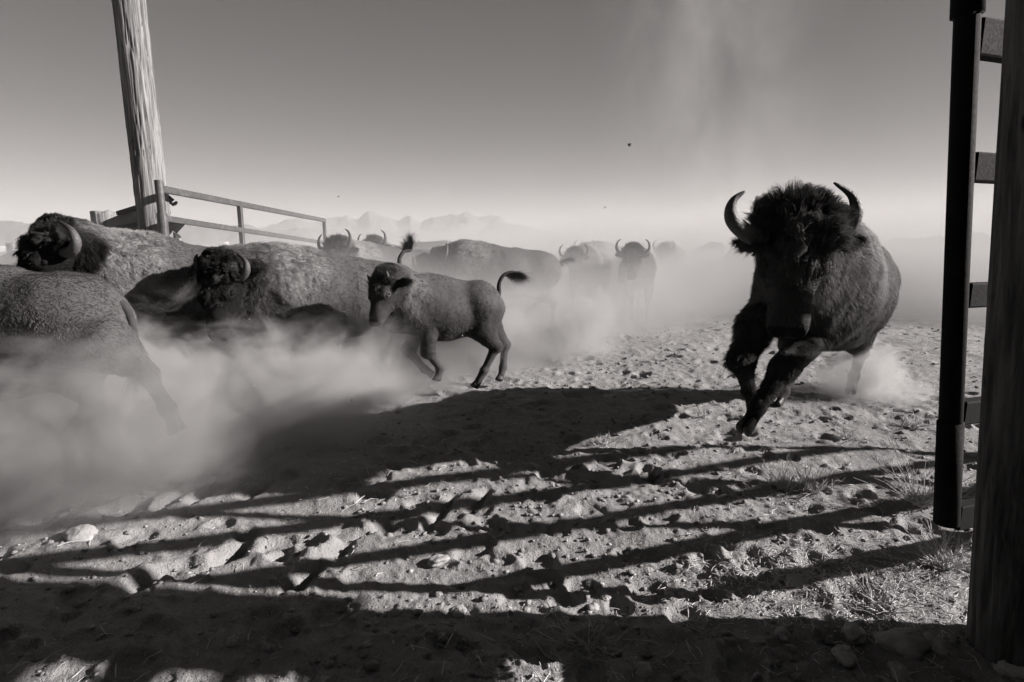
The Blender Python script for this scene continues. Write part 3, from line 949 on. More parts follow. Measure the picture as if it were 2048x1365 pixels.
        # nostrils
        for r in (1, -1):
            c = b.H(.515, .045 * r, -.012)
            i0 = np.maximum(((c - .08 - lo) / vox).astype(int), 0); i1 = np.minimum(((c + .08 - lo) / vox).astype(int) + 2, n)
            sl_ = (slice(i0[0], i1[0]), slice(i0[1], i1[1]), slice(i0[2], i1[2]))
            X = ax[0][sl_[0]][:, None, None]; Y = ax[1][sl_[1]][None, :, None]; Z = ax[2][sl_[2]][None, None, :]
            d = np.sqrt((X - c[0]) ** 2 + (Y - c[1]) ** 2 + (Z - c[2]) ** 2) - .023 * b.hs
            F[sl_] = np.maximum(F[sl_], -d)
        return surface_nets(F, lo, vox)
    def field(b, p):
        """fur region fields at local points: length, comb dir (3), lay, tone, density, curl, radius"""
        q = (p - (0, 0, b.lift)) / b.s; q = q / (b.sx, 1, 1)
        d = (p - b.poll) / b.hs
        hf, hr, hu = d @ b.B[0], d @ b.B[1], d @ b.B[2]
        n = len(p)
        # head membership
        inh = (1 - sstep(.15, .23, np.abs(hr))) * sstep(-.17, -.08, hf) * (1 - sstep(.16, .24, np.hypot(np.maximum(np.abs(hu) - .05, 0), np.maximum(hf - .55, 0))))
        neck = sstep(.45, .75, q[:, 0]) * (1 - inh)
        cape = sstep(.02, .2, q[:, 0] + .12 * fbm(q[:, 1] * 3, q[:, 2] * 3 + 5, oct=2)) * (1 - inh)
        low = 1 - sstep(.50, .80, q[:, 2])
        front = sstep(.2, .35, q[:, 0])
        L = .033 + .0 * hf
        L = L + .014 * cape + .012 * neck
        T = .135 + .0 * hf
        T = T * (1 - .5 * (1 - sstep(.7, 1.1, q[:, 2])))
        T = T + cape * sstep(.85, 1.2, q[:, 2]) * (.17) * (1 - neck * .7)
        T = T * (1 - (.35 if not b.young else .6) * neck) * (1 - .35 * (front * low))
        comb = np.tile(np.array((-.8, 0, -.55)), (n, 1))
        lay = .82 - .16 * cape * b.wool; curl = .12 + (.25 + .85 * b.wool) * cape; dens = np.ones(n)
        if b.young: T = T * (1 - .55 * sstep(.05, .55, q[:, 0]))
        # chest and throat hair
        thr = front * (1 - sstep(.70, .95, q[:, 2])) * (1 - inh)
        L = L * (1 - .4 * thr) + .028 * thr * sstep(.62, .8, q[:, 2]) * sstep(.5, .6, q[:, 0]) * sstep(.45, .6, q[:, 2]) * (1 - b.young * .7)
        # chaps on front legs
        kn = min(b.legs['FL'][1][2], b.legs['FR'][1][2]) / b.s
        ch = front * sstep(kn - .05, kn + .08, q[:, 2]) * (1 - sstep(.62, .78, q[:, 2])) * (1 - inh)
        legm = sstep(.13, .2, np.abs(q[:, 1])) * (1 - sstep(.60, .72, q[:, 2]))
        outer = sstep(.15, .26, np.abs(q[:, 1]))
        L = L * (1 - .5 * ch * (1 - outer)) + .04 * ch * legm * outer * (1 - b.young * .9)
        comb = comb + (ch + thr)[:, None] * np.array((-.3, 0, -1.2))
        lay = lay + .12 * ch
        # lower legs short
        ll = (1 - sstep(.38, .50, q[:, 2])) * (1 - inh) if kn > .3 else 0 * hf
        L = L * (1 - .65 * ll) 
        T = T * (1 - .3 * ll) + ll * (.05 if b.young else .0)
        # head
        crown = sstep(.02, .10, hu + .06) * (1 - sstep(.08, .17, hf)) * inh
        fore = sstep(-.02, .06, hu) * sstep(.05, .12, hf) * (1 - sstep(.24, .33, hf)) * inh * (1 - .85 * sstep(.085, .125, np.abs(hr)) * sstep(.10, .14, hf))
        beard = (1 - sstep(-.16, -.08, hu)) * (1 - sstep(.36, .45, hf)) * inh
        face = inh * sstep(.24, .34, hf)
        yk = .35 if b.young else 1
        Lh = .020 + (.145 if b.ht > .04 else .10) * crown * yk + .035 * fore * yk + .06 * beard * yk - .008 * face
        L = L * (1 - inh) + Lh * inh
        T = T * (1 - inh) + inh * (b.ht + .5 * b.ht * fore + (.03 if b.young else 0))
        fan = (-b.B[0] * .55 + b.B[2] * .75)[None] + hr[:, None] * 3.2 * b.B[1][None]
        cd = fan * crown[:, None] + (b.B[0] * .9 + b.B[2] * .1)[None] * fore[:, None] + np.array((-.1, 0, -1.))[None] * beard[:, None] + (-.9 * b.B[0] )[None] * (face + .3)[:, None]
        comb = comb * (1 - inh[:, None]) + cd * inh[:, None]
        lay = lay * (1 - inh) + inh * (.55 + .15 * fore - .1 * crown)
        curl = curl * (1 - inh) + inh * (.5 + .8 * fore + .55 * crown)
        mz = inh * sstep(.475, .495, hf) * sstep(-.085, -.065, hu)
        dens = dens * (1 - mz * .97) * (1 + 2.2 * crown + .7 * fore + .6 * ch + .3 * cape)
        for r in (1, -1):
            e = np.sqrt((hf - .185) ** 2 + (hr - .145 * r) ** 2 + (hu - .008) ** 2)
            dens = dens * sstep(.030, .050, e)
        return L * b.s, comb, lay, np.clip(T, .008, .4), dens, curl, mz
    def fur(b, V, Q, count, root, seed, rad=.0012, K=5, name='coat', lmul=1.0):
        r = np.random.default_rng(seed)
        tri = np.vstack([Q[:, [0, 1, 2]], Q[:, [0, 2, 3]]])
        a, c, d = V[tri[:, 0]], V[tri[:, 1]], V[tri[:, 2]]
        nn = np.cross(c - a, d - a); ar = np.linalg.norm(nn, axis=1); 
        cen = (a + c + d) / 3
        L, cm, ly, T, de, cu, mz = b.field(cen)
        w = ar * de; w /= w.sum()
        # smooth vertex normals
        VN = np.zeros_like(V)
        for i in range(3): np.add.at(VN, tri[:, i], nn)
        VN /= np.linalg.norm(VN, axis=1)[:, None] + 1e-9
        k = r.choice(len(tri), count, p=w)
        u, v = r.random(count), r.random(count); f = u + v > 1; u[f], v[f] = 1 - u[f], 1 - v[f]
        P = a[k] + (c[k] - a[k]) * u[:, None] + (d[k] - a[k]) * v[:, None]
        Nn = VN[tri[k, 0]] * (1 - u - v)[:, None] + VN[tri[k, 1]] * u[:, None] + VN[tri[k, 2]] * v[:, None]
        Nn /= np.linalg.norm(Nn, axis=1)[:, None] + 1e-9
        L, cm, ly, T, de, cu, mz = b.field(P)
        cm = cm - Nn * np.sum(cm * Nn, 1)[:, None]
        cm /= np.linalg.norm(cm, axis=1)[:, None] + 1e-6
        # clumps
        fq = 22 / b.s
        def nv(o): return vnoise(P[:, 0] * fq + o, P[:, 1] * fq - o, P[:, 2] * fq + 2 * o)
        cl = np.stack([nv(0.), nv(31.), nv(67.)], -1)
        cl2 = np.stack([vnoise(P[:, 0] * 7 + o, P[:, 1] * 7, P[:, 2] * 7 + o) for o in (3., 41., 83.)], -1)
        D = Nn * (1 - ly)[:, None] + cm * ly[:, None] + cl * (.55 * cu + .05)[:, None] + cl2 * .16 + r.normal(0, .085, (count, 3))
        D /= np.linalg.norm(D, axis=1)[:, None]
        inw = np.sum(D * Nn, 1); D = D + Nn * np.maximum(.27 - inw, 0)[:, None]
        L0 = L.copy()
        L = L * (.7 + .45 * r.random(count) ** 1.5) * (1 + .18 * nv(5.)) * lmul
        tt = np.linspace(0, 1, K)
        pts = np.empty((count, K, 3))
        wob = r.normal(0, 1, (count, 3)); ph = r.random(count) * 6.28
        for i, t in enumerate(tt):
            pts[:, i] = P - Nn * .004 + D * (L * t)[:, None] + np.array((-.12, 0, -.30)) * (L * t * t * np.minimum(1, L * 8))[:, None] + wob * (L * .10 * t * t)[:, None] \
                + cl * (L * .22 * cu * np.sin(t * 5))[:, None]
        cell = np.floor(P / (.034 * b.s) + .35 * cl2).astype(np.int64)
        key = (cell[:, 0] * 92821 + cell[:, 1]) * 68917 + cell[:, 2]
        _, inv, cn = np.unique(key, return_inverse=True, return_counts=True); inv = inv.ravel()
        gather = np.clip(cu * .7, 0, .75) * sstep(.045, .07, L0)
        for i, t in enumerate(tt):
            if i == 0: continue
            mean = np.stack([np.bincount(inv, pts[:, i, q]) / cn for q in range(3)], -1)
            pts[:, i] += (mean[inv] - pts[:, i]) * (gather * t ** 1.3)[:, None]
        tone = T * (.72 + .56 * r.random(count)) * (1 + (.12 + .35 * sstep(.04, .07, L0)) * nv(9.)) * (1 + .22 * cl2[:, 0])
        cv = bpy.data.hair_curves.new(name)
        cv.add_curves([K] * count)
        cv.attributes['position'].data.foreach_set('vector', pts.astype(np.float32).ravel()) if 'position' in cv.attributes else cv.points.foreach_set('position', pts.astype(np.float32).ravel())
        ra = cv.attributes.get('radius') or cv.attributes.new('radius', 'FLOAT', 'POINT')
        rr = rad * (.7 + .6 * r.random(count))[:, None] * np.array([1, .95, .8, .55, .2] if K == 5 else np.linspace(1, .25, K))[None]
        ra.data.foreach_set('value', rr.astype(np.float32).ravel())
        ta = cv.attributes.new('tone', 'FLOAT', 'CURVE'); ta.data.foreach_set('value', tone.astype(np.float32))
        cv.materials.append(M['fur'])
        o = bpy.data.objects.new(name, cv); COL.objects.link(o); o.parent = root
        return o
    def build(b, label, vox, nfur, seed, horn=1.0, horn_pts=None, tail='up', group='bison stampeding through the dust', rad=.0012, K=5, tailpts=None, lmul=1.0):
        root = empty('bison', tuple(b.O), math.atan2(b.h[1], b.h[0]))
        V, Q = b.mesh(vox)
        Vn = np.zeros_like(V); tr = np.vstack([Q[:, [0, 1, 2]], Q[:, [0, 2, 3]]]); fn = np.cross(V[tr[:, 1]] - V[tr[:, 0]], V[tr[:, 2]] - V[tr[:, 0]])
        for i in range(3): np.add.at(Vn, tr[:, i], fn)
        Vn /= np.linalg.norm(Vn, axis=1)[:, None] + 1e-9
        dd = np.linalg.norm(V - b.poll, axis=1)
        amt = sstep(.35, .6, dd) * sstep(.4, .7, V[:, 2] / b.s) * b.s
        V = V + Vn * (amt * (.016 * fbm(V[:, 0] * 3.3 + seed, V[:, 1] * 3.3, V[:, 2] * 2.6, oct=2) + .007 * fbm(V[:, 0] * 11, V[:, 1] * 11, V[:, 2] * 8, oct=2)))[:, None]
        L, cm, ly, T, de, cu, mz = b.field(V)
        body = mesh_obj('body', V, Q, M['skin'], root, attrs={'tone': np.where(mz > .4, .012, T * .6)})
        if nfur: b.fur(V, Q, nfur, root, seed, rad, K, lmul=lmul)
        hs = b.hs
        for r in (1, -1):
            # horns
            if horn_pts and r in horn_pts: hp = [b.loc(p) for p in horn_pts[r]]
            else:
                hp = [b.H(.03, .12 * r, .04), b.H(.035, .195 * r, .03), b.H(.005, .262 * r, .045), b.H(-.06, .295 * r, .085), b.H(-.14, .275 * r, .125), b.H(-.19, .215 * r, .15)]
                if horn < .6: hp = [b.H(.03, .12 * r, .05), b.H(.02, .155 * r, .08), b.H(.0, .175 * r, .11), b.H(-.03, .18 * r, .14)]
            hp = np.array(hp); m_ = 22
            tk = np.linspace(0, len(hp) - 1, m_)
            i0 = np.clip(tk.astype(int), 0, len(hp) - 2); f = (tk - i0)[:, None]
            pm = hp[np.maximum(i0 - 1, 0)]; p0 = hp[i0]; p1 = hp[i0 + 1]; p2 = hp[np.minimum(i0 + 2, len(hp) - 1)]
            C = .5 * (2 * p0 + (p1 - pm) * f + (2 * pm - 5 * p0 + 4 * p1 - p2) * f ** 2 + (3 * p0 - pm - 3 * p1 + p2) * f ** 3)
            t = np.linspace(0, 1, m_)
            R0 = ((.040 if hs > 1.1 and b.wool < .5 else .033) if horn > .6 else .024) * hs
            rd = R0 * (1 - t ** 1.7) + .0045 * hs
            mb = MB().tube(C, rd, 16)
            ho = mb.build('horn', M['horn'], root, True)
            at = ho.data.attributes.new('along', 'FLOAT', 'POINT'); at.data.foreach_set('value', np.repeat(t, 16).astype(np.float32))
            # eyes
            e = b.H(.185, .143 * r, .008)
            sp = []
            th = np.linspace(0, np.pi, 9); ph = np.linspace(0, 2 * np.pi, 14, endpoint=False)
            Ph, Th = np.meshgrid(ph, th)
            sv = np.stack([np.sin(Th) * np.cos(Ph), np.sin(Th) * np.sin(Ph), np.cos(Th)], -1).reshape(-1, 3) * .0215 * hs + e
            sf = [(j * 14 + i, (j + 1) * 14 + i, (j + 1) * 14 + (i + 1) % 14, j * 14 + (i + 1) % 14) for j in range(8) for i in range(14)]
            mesh_obj('eye', sv, sf, M['eye'], root)
            # eyelids: pale rim
            if vox < .02:
                an = np.linspace(0, 2 * np.pi, 16)
                ring = [e + hs * (.0235 * math.cos(q) * b.B[0] + .016 * math.sin(q) * b.B[2] + .012 * r * b.B[1]) for q in an]
                lo = MB().tube(ring, .0055 * hs, 6).build('eyelid', M['skin'], root, True)
                at = lo.data.attributes.new('tone', 'FLOAT', 'POINT'); at.data.foreach_set('value', np.full(len(lo.data.vertices), .11, dtype=np.float32))
            # ears
            es = hs * (1.15 if b.young else 1.0)
            a0 = b.H(.045, .14 * r, -.04); dirv = b.B[1] * r * .8 - b.B[0] * .25 - b.B[2] * .28; dirv /= np.linalg.norm(dirv)
            nrm = b.B[0] * .35 + b.B[2] * .9; nrm -= dirv * (nrm @ dirv); nrm /= np.linalg.norm(nrm); sd = np.cross(dirv, nrm)
            EV, nE = [], 10
            prof = [(0, .022), (.03, .034), (.07, .045), (.11, .040), (.14, .024), (.155, .004)]
            for x_, w_ in prof:
                for q in range(nE):
                    A_ = 2 * math.pi * q / nE
                    EV.append(a0 + es * (dirv * x_ + sd * w_ * math.cos(A_) + nrm * (w_ * .38 * math.sin(A_) - (.5 * w_ * (1 - math.cos(A_) ** 2) if math.sin(A_) > 0 else 0) * .9)))
            EF = [(j * nE + i, j * nE + (i + 1) % nE, (j + 1) * nE + (i + 1) % nE, (j + 1) * nE + i) for j in range(len(prof) - 1) for i in range(nE)]
            EV = np.array(EV)
            ear = mesh_obj('ear', EV, EF, M['skin'], root, attrs={'tone': np.full(len(EV), .03)})
            if nfur > 4000:
                class _: pass
                rg = np.random.default_rng(seed + 3 + r); cnt = 900
                iv = rg.integers(0, len(EV), cnt); P0 = EV[iv] + rg.normal(0, .006, (cnt, 3))
                dd = dirv * .7 + rg.normal(0, .5, (cnt, 3)) ; b.strands('ear_hair', P0, dd, .028 * hs * (.5 + rg.random(cnt)), .0010, .025, ear, rg)
        # hooves
        for k in ('FL', 'FR', 'HL', 'HR'):
            J = b.legs[k]; d = J[3] - J[2]; d /= np.linalg.norm(d)
            fw = np.cross((0, 1, 0), d); fw = -fw if fw[0] < 0 else fw
            if d[2] > -.2: fw = np.array((0, 0, -1.))
            fw = fw - d * (fw @ d); fw /= np.linalg.norm(fw); sd = np.cross(d, fw)
            mb = MB()
            for q in (1, -1):
                ring = []
                for tt_, wx, off in ((-.02, .030, 0), (.02, .036, .006), (.06, .042, .014), (.072, .036, .016)):
                    for i in range(10):
                        A_ = 2 * math.pi * i / 10
                        ring.append(J[3] + b.s * (d * tt_ + fw * (wx * 1.25 * math.cos(A_) + off) + sd * (q * .021 + wx * .52 * math.sin(A_))))
                f = [(j * 10 + i, j * 10 + (i + 1) % 10, (j + 1) * 10 + (i + 1) % 10, (j + 1) * 10 + i) for j in range(3) for i in range(10)] + [tuple(range(30, 40))]
                mb.add(np.array(ring), f)
            mb.build('hoof', M['hoof'], root, True)
        # tail
        tb = b.bp(-1.11, 0, 1.12)
        if tailpts is not None: tp = [tb] + [b.loc(p) for p in tailpts]
        elif tail == 'fling': tp = [tb + np.array((.03, 0, .02)) * b.s, tb + np.array((.03, .01, .15)) * b.s, tb + np.array((-.03, .02, .26)) * b.s, tb + np.array((-.14, .03, .30)) * b.s, tb + np.array((-.22, .03, .28)) * b.s]
        elif tail == 'up': tp = [tb, tb + np.array((-.08, .02, .14)) * b.s, tb + np.array((-.18, .05, .26)) * b.s, tb + np.array((-.30, .06, .28)) * b.s, tb + np.array((-.40, .06, .24)) * b.s]
        else: tp = [tb, tb + np.array((-.045, 0, -.1)) * b.s, tb + np.array((-.055, 0, -.25)) * b.s, tb + np.array((-.04, 0, -.42)) * b.s]
        tp = np.array([b.bp(-1.0, 0, 1.12)] + tp)
        n_ = 5 * (len(tp) - 1) + 1
        tk = np.linspace(0, len(tp) - 1, n_); i0 = np.clip(tk.astype(int), 0, len(tp) - 2); f = (tk - i0)[:, None]
        pm = tp[np.maximum(i0 - 1, 0)]; p0 = tp[i0]; p1 = tp[i0 + 1]; p2 = tp[np.minimum(i0 + 2, len(tp) - 1)]
        C = .5 * (2 * p0 + (p1 - pm) * f + (2 * pm - 5 * p0 + 4 * p1 - p2) * f ** 2 + (3 * p0 - pm - 3 * p1 + p2) * f ** 3)
        to = MB().tube(C, np.linspace(.034, .014, n_) * b.s, 10).build('tail', M['skin'], root, True)
        at = to.data.attributes.new('tone', 'FLOAT', 'POINT'); at.data.foreach_set('value', np.full(len(to.data.vertices), .05, dtype=np.float32))
        rg = np.random.default_rng(seed + 9); cnt = 420
        tg = C[-1] - C[-3]; tg /= np.linalg.norm(tg)
        u = rg.random(cnt); ii = np.clip((n_ - 1 - (u * .35 * n_)).astype(int), 0, n_ - 1)
        P0 = C[ii] + rg.normal(0, .006, (cnt, 3)) * b.s
        b.strands('tail_tuft', P0, tg * 1.0 + rg.normal(0, .22, (cnt, 3)), (.10 + .10 * rg.random(cnt)) * b.s, .0016, .018, to, rg)
        tag(root, label, 'bison', group)
        b.root = root
        return root
    def strands(b, name, P0, D, L, rad, tone, parent, rg, K=5):
        n = len(P0); D = D / np.linalg.norm(D, axis=1)[:, None]
        t = np.linspace(0, 1, K)
        wob = rg.normal(0, .12, (n, 3))
        pts = P0[:, None] + D[:, None] * (L[:, None] * t)[..., None] + (wob[:, None] + np.array((0, 0, -.25))) * (L[:, None] * t ** 2)[..., None]
        cv = bpy.data.hair_curves.new(name); cv.add_curves([K] * n)
        cv.attributes['position'].data.foreach_set('vector', pts.astype(np.float32).ravel()) if 'position' in cv.attributes else cv.points.foreach_set('position', pts.astype(np.float32).ravel())
        ra = cv.attributes.get('radius') or cv.attributes.new('radius', 'FLOAT', 'POINT')
        ra.data.foreach_set('value', np.tile(np.linspace(1, .3, K) * rad, n).astype(np.float32))
        ta = cv.attributes.new('tone', 'FLOAT', 'CURVE'); ta.data.foreach_set('value', (tone * (.6 + .8 * rg.random(n))).astype(np.float32))
        cv.materials.append(M['fur'])
        o = bpy.data.objects.new(name, cv); COL.objects.link(o); o.parent = parent
        return o

FQ = 1.0
# --- the hero, running at the camera on the right
hero = Bison((2.40, 4.30), 218.3, 1.08, 1.0, poll=W(1592, 466, 3.16), muzzle=W(1578, 628, 2.98), roll=math.radians(3), hs=1.12, ht=.065, wool=.1,
    legs={'FL': [W(1624, 668, 3.65), W(1566, 736, 3.42), W(1516, 815, 3.32), W(1498, 846, 3.26)],
          'FR': [W(1512, 648, 3.75), W(1484, 722, 3.55), W(1498, 782, 3.70), W(1505, 802, 3.72)],
          'HL': [W(1705, 665, 5.0), W(1722, 705, 5.35), W(1708, 752, 5.2), W(1704, 772, 5.15)],
          'HR': [W(1600, 690, 4.9), W(1590, 735, 5.2), W(1568, 785, 4.95), W(1558, 803, 4.88)]})
HP = {1: [W(1652, 478, 3.1), W(1676, 470, 3.08), W(1703, 447, 3.02), W(1712, 418, 3.0), W(1702, 390, 3.0), W(1668, 366, 3.0)],
      -1: [W(1528, 478, 3.1), W(1500, 470, 3.08), W(1470, 447, 3.02), W(1461, 424, 3.0), W(1468, 400, 3.0), W(1490, 383, 3.0)]}
# B[1] is the animal's right: image left
hero.build('large dark bison with thick curved horns charging at the camera, front hooves off the ground', .016, int(230000 * FQ), 1,
           horn_pts={1: HP[-1], -1: HP[1]}, rad=.0011, tail='down', lmul=1.1)
print('hero', time.time() - T0)
# --- rump at the left edge
b1 = Bison((-3.30, 3.28), 268, .92, 1.0, tilt=-.02,
    legs={'HL': [W(215, 690, 3.1), W(290, 745, 3.1), W(333, 815, 3.1), W(348, 842, 3.1)],
          'HR': [W(140, 735, 3.4), W(185, 800, 3.45), W(150, 850, 3.4), W(138, 868, 3.4)]})
b1.build('bison cut off by the photo edge, only its rump and kicked-back hind leg showing', .02, int(150000 * FQ), 2, rad=.0013, tail='down')
# --- shaggy bison with one big horn
b2 = Bison((-3.02, 5.15), 237, 1.0, 1.0, poll=W(120, 484, 4.60), muzzle=W(40, 606, 4.35), hs=1.16, roll=-.1, tilt=.07, ht=.014)
b2.build('woolly bison at far left with a single pale horn and ringed eye visible', .02, int(130000 * FQ), 3, rad=.0014,
    horn_pts={-1: [W(104, 500, 4.85), W(92, 494, 4.9), W(86, 480, 4.9), W(88, 465, 4.9), W(96, 455, 4.9)], 1: [W(124, 506, 4.5), W(143, 503, 4.42), W(152, 486, 4.38), W(145, 465, 4.38), W(132, 452, 4.4), W(115, 441, 4.42)]}, tail='down')
# --- light humped bison, dark face
b3 = Bison((-1.80, 5.50), 229, .93, 1.0, poll=W(446, 542, 4.76), muzzle=W(430, 660, 4.58), hs=1.12, tilt=.05, ht=.015)
b3.build('pale humped bison with a black face turned to the camera, dust up to its chin', .02, int(130000 * FQ), 4, rad=.0014,
    horn_pts={-1: [W(420, 550, 4.78), W(407, 545, 4.74), W(396, 532, 4.7), W(392, 519, 4.7), W(394, 509, 4.72)], 1: [W(464, 558, 4.75), W(482, 554, 4.68), W(493, 540, 4.64), W(490, 522, 4.64), W(474, 508, 4.66)]}, tailpts=[W(800, 530, 6.3), W(806, 505, 6.35), W(822, 500, 6.4), W(822, 484, 6.4)])
# --- calf
b4 = Bison((-.72, 5.12), 250, .74, .80, poll=W(772, 562, 4.78), muzzle=W(747, 640, 4.62), hs=.76, young=True, lift=.10, wool=.2,
    legs={'FL': [W(858, 655, 5.0), W(856, 704, 4.92), W(880, 737, 5.0), W(877, 751, 4.98)],
          'FR': [W(835, 660, 5.3), W(816, 700, 5.2), W(848, 738, 5.3), W(858, 744, 5.3)],
          'HL': [W(960, 655, 5.2), W(992, 694, 5.25), W(968, 742, 5.2), W(955, 766, 5.18)],
          'HR': [W(975, 650, 5.5), W(1010, 690, 5.6), W(1006, 735, 5.55), W(1002, 752, 5.5)]})
b4.build('small bison calf with tiny horns galloping with its tail flung up', .014, int(60000 * FQ), 5, horn=.5, rad=.0010, group='bison stampeding through the dust', tail='fling')
print('near herd', time.time() - T0)
# --- farther animals
def simple(O, az, s, lab, seed, poll=None, muzzle=None, nf=16000, hs=None, vox=.028, **k):
    b = Bison(O, az, s, 1.0, poll=poll, muzzle=muzzle, hs=hs)
    b.build(lab, vox, int(nf * FQ), seed, rad=.0022, K=4, **k)
    return b
def under(px, Y): return ((px - 1024) / 1138. * Y, Y)
simple(under(760, 8.9), 232, .98, 'bison just past the gate end with two pale horns over a light woolly back', 11, poll=W(675, 498, 7.9), muzzle=W(655, 570, 7.6), nf=26000, tail='down')
simple(under(790, 10.6), 228, .98, 'hazy bison behind the gate-end one, brown head with arched horn', 12, poll=W(748, 492, 9.9), muzzle=W(735, 550, 9.6), tail='down')
simple(under(985, 9.2), 262, .98, 'hazy side-on bison running left with its tail raised, behind the calf', 13, poll=W(880, 520, 9.1), muzzle=W(852, 560, 8.9), nf=26000, tailpts=[W(1100, 540, 9.4), W(1112, 528, 9.4), W(1135, 520, 9.4)])
simple(under(1180, 12.2), 200, .93, 'grey bison in thick dust directly behind the raised tail', 14, poll=W(1148, 512, 11.2), muzzle=W(1146, 562, 10.9), nf=20000, tail='down')
simple(under(1272, 11.4), 186, .90, 'dark bison facing the camera alone in the dust at mid distance', 15, poll=W(1265, 505, 10.3), muzzle=W(1264, 560, 10.05), nf=30000, hs=.98, tail='down')
base = simple(under(1338, 17.5), 205, 1.0, 'faint bison shape just right of the mid-distance facing one', 16, nf=9000, vox=.035, tail='down')
def copy_tree(o, parent=None):
    c = o.copy(); COL.objects.link(c)
    c.parent = parent
    for k in list(o.children): copy_tree(k, c)
    return c
for (px, Y, az, lab) in ((1412, 20.5, 183, 'small distant bison facing forward between the facing bison and the charging one'), (1500, 15.5, 170, 'faint bison half hidden behind the charging one'),
                         (1215, 15.5, 220, 'pale bison shape lost in dust between the tail and the facing bison'), (1300, 24, 240, 'farthest bison, a dim hump in the dust'), (930, 14.5, 250, 'dim bison back behind the side-on running one')):
    c = copy_tree(base.root)
    c.location = (*under(px, Y), 0); c.rotation_euler = (0, 0, math.radians(90 - az))
    c['label'] = lab
print('herd done', time.time() - T0)

# ------------------------------------------------------------------ dust and haze
def vol_box(name, lo, hi, material, label, cat):
    lo, hi = np.array(lo, float), np.array(hi, float)
    o = MB().box((lo + hi) / 2, hi - lo).build(name, material)
    return tag(o, label, cat, kind='stuff')
def vol_out(k, out, dens, g=0.0, alb=.68):
    v = k.n('ShaderNodeVolumePrincipled')
    v.inputs['Color'].default_value = (alb, alb, alb, 1)
    v.inputs['Anisotropy'].default_value = g
    k.val(v.inputs['Density'], dens)
    k.link(v.outputs[0], out.inputs['Volume'])
def smooth(k, a, b_, x):
    m = k.n('ShaderNodeMapRange', interpolation_type='SMOOTHSTEP')
    m.inputs['From Min'].default_value = a; m.inputs['From Max'].default_value = b_
    k.val(m.inputs['Value'], x)
    return m.outputs[0]
def m_near(nt, out):
    k = N(nt)
    P = k.n('ShaderNodeTexCoord').outputs['Object']
    sp = k.n('ShaderNodeSeparateXYZ'); k.link(P, sp.inputs[0])
    x, y, z = sp.outputs
    n1 = k.noise(k.mapping(P, (1, 1, 1.2)), 1.55, 5, .7, .7)          # 0..1
    s = k.math('DIVIDE', k.math('SUBTRACT', k.math('SUBTRACT', y, k.math('MULTIPLY', x, .95)), 5.30), 1.38)
    s = k.math('ADD', s, k.math('MULTIPLY_ADD', n1, .9, -.45))
    s = k.math('ADD', s, k.math('MULTIPLY', k.math('MINIMUM', z, .7), k.math('MULTIPLY_ADD', smooth(k, -2.0, -1.1, x), -1.1, 1.1)))
    s = k.math('SUBTRACT', s, k.math('MULTIPLY', smooth(k, -.45, .2, k.math('MULTIPLY_ADD', y, .2, x)), .75))
    edge = smooth(k, -.75, .15, s)
    top = k.math('MULTIPLY_ADD', n1, 2.2, -.25)                     # dust ceiling
    hz = smooth(k, 0.0, .55, k.math('SUBTRACT', top, z))
    wisps = smooth(k, .43, .57, n1)
    fx = k.math('MULTIPLY', smooth(k, -6.3, -5.2, x), k.math('SUBTRACT', 1, smooth(k, .6, 2.6, x)))
    fy = k.math('SUBTRACT', 1, smooth(k, 6.6, 7.8, y))
    d = k.math('MULTIPLY', k.math('MULTIPLY', edge, hz), k.math('MULTIPLY', fx, fy))
    d = k.math('MULTIPLY', d, k.math('MULTIPLY_ADD', wisps, .65, .35))
    vol_out(k, out, k.math('MULTIPLY', d, 4.2), alb=.50)
def m_far(nt, out):
    k = N(nt)
    P = k.n('ShaderNodeTexCoord').outputs['Object']
    sp = k.n('ShaderNodeSeparateXYZ'); k.link(P, sp.inputs[0])
    x, y, z = sp.outputs
    n1 = k.noise(P, .42, 3, .6, .4)
    n1b = k.math('SUBTRACT', n1, .5)
    s = k.math('DIVIDE', k.math('SUBTRACT', k.math('SUBTRACT', y, k.math('MULTIPLY', k.math('MINIMUM', x, 3.8), .95)), 5.6), 1.38)
    edge = smooth(k, -.1, 1.8, k.math('MULTIPLY_ADD', n1b, 2.0, s))
    edge = k.math('MULTIPLY', edge, smooth(k, 5.4, 8.0, y))
    edge = k.math('MULTIPLY', edge, k.math('SUBTRACT', 1, smooth(k, 34, 46, y)))
    # thickness: low bank, higher on the right and far back
    hh = k.math('ADD', k.math('MULTIPLY_ADD', n1b, 3.2, 1.0), k.math('MULTIPLY', smooth(k, -6, 16, x), 1.2))
    hh = k.math('ADD', hh, k.math('MULTIPLY', smooth(k, 10, 30, y), .2))
    bank = k.math('SUBTRACT', 1, smooth(k, -.5, 1.3, k.math('SUBTRACT', z, hh)))
    low = k.math('SUBTRACT', 1, smooth(k, .35, 1.5, k.math('ADD', z, k.math('MULTIPLY', n1b, -1.2))))
    d = k.math('ADD', k.math('MULTIPLY', bank, .15), k.math('MULTIPLY', low, .60))
    d = k.math('MULTIPLY', d, k.math('MULTIPLY', edge, k.math('MULTIPLY', smooth(k, -15, -8, x), k.math('SUBTRACT', 1, smooth(k, 10, 24, x)))))
    d = k.math('MULTIPLY', d, k.math('SUBTRACT', 1, smooth(k, 1.9, 4.2, z)))
    vol_out(k, out, d, alb=.60)
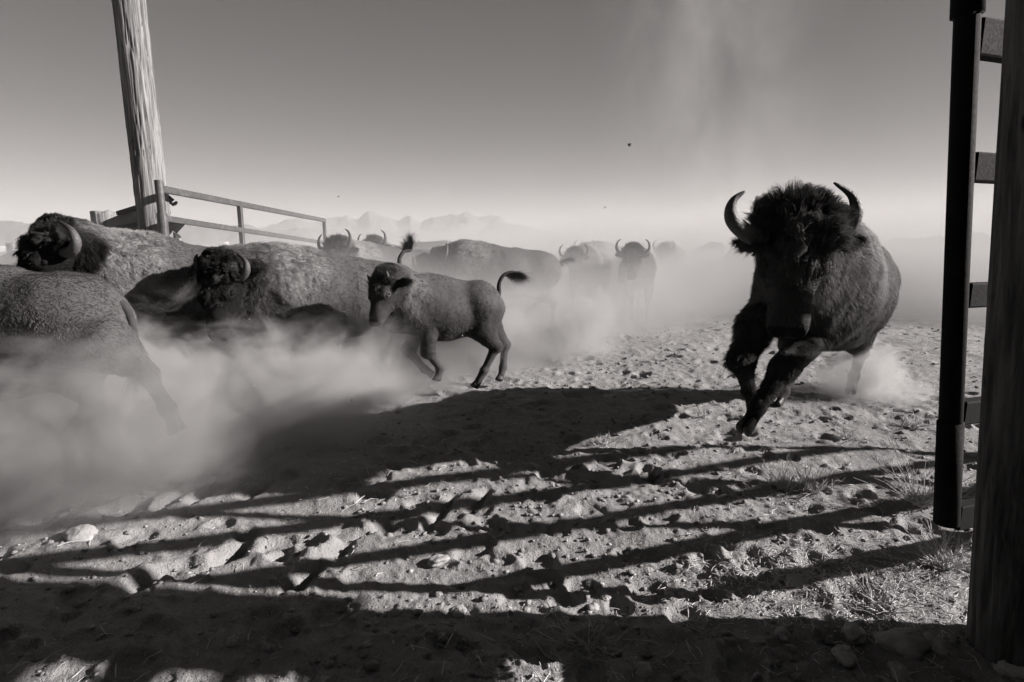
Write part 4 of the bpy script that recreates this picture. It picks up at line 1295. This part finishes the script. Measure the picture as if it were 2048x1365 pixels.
def m_puff(nt, out):
    k = N(nt)
    P = k.n('ShaderNodeTexCoord').outputs['Object']
    n1 = k.noise(P, 3.0, 3, .6, .6)
    n1b = k.math('SUBTRACT', n1, .5)
    sp = k.n('ShaderNodeSeparateXYZ'); k.link(P, sp.inputs[0])
    x, y, z = sp.outputs
    r = k.math('SQRT', k.math('ADD', k.math('ADD', k.math('POWER', k.math('DIVIDE', x, .62), 2), k.math('POWER', k.math('DIVIDE', y, .55), 2)), k.math('POWER', k.math('DIVIDE', z, .42), 2)))
    d = k.math('SUBTRACT', 1, smooth(k, .25, .95, k.math('MULTIPLY_ADD', n1b, 1.9, r)))
    vol_out(k, out, k.math('MULTIPLY', d, 4.2), alb=.6)
def m_plume(nt, out):
    k = N(nt)
    P = k.n('ShaderNodeTexCoord').outputs['Object']
    n1 = k.noise(k.mapping(P, (1, 1, .55)), .5, 5, .62, .35)
    sp = k.n('ShaderNodeSeparateXYZ'); k.link(P, sp.inputs[0])
    x, y, z = sp.outputs
    xs = k.math('ADD', x, k.math('MULTIPLY', z, .09))
    r = k.math('SQRT', k.math('ADD', k.math('POWER', k.math('DIVIDE', xs, 4.4), 2), k.math('POWER', k.math('DIVIDE', y, 2.6), 2)))
    core = k.math('SUBTRACT', 1, smooth(k, 0, 1.0, r))
    d = k.math('MULTIPLY', core, smooth(k, .38, .68, n1))
    d = k.math('MULTIPLY', d, k.math('SUBTRACT', 1, smooth(k, 7, 13, z)))
    vol_out(k, out, k.math('MULTIPLY', d, .14))
M['near'] = mat('near_dust', m_near); M['far'] = mat('dust_bank', m_far); M['puff'] = mat('dust_puff', m_puff); M['plume'] = mat('dust_plume', m_plume)
M['near'].cycles.volume_step_rate = .33
M['far'].cycles.volume_step_rate = .5
M['puff'].cycles.volume_step_rate = .8
M['plume'].cycles.volume_step_rate = .7
DUST = True
if DUST:
    vol_box('dust', (-6.4, .6, -.15), (2.7, 7.9, 1.7), M['near'], 'thick rolling dust kicked up around the legs of the nearest bison', 'dust')
    vol_box('dust', (-15, 5.3, -.15), (32, 47, 6.8), M['far'], 'bank of bright dust hanging over the herd behind', 'dust')
    pf = MB().box((0, 0, .1), (1.7, 1.5, 1.1)).build('dust', M['puff']); pf.location = (3.35, 5.25, .12)
    tag(pf, 'puff of dust at the hind hooves of the charging bison', 'dust', kind='stuff')
    pl = MB().box((0, 0, 7.5), (10.5, 6, 15)).build('dust', M['plume']); pl.location = (6.7, 18, .8)
    tag(pl, 'thin column of dust rising into the sky left of the charging bison', 'dust', kind='stuff')
def m_haze(nt, out):
    k = N(nt); vol_out(k, out, .00013, .0, .62)
M['haze'] = mat('haze', m_haze)
hz = vol_box('haze', (-12500, -300, -2), (12500, 12500, 470), M['haze'], 'thin dusty air between the corral and the mountains', 'haze')
print('end', time.time() - T0)
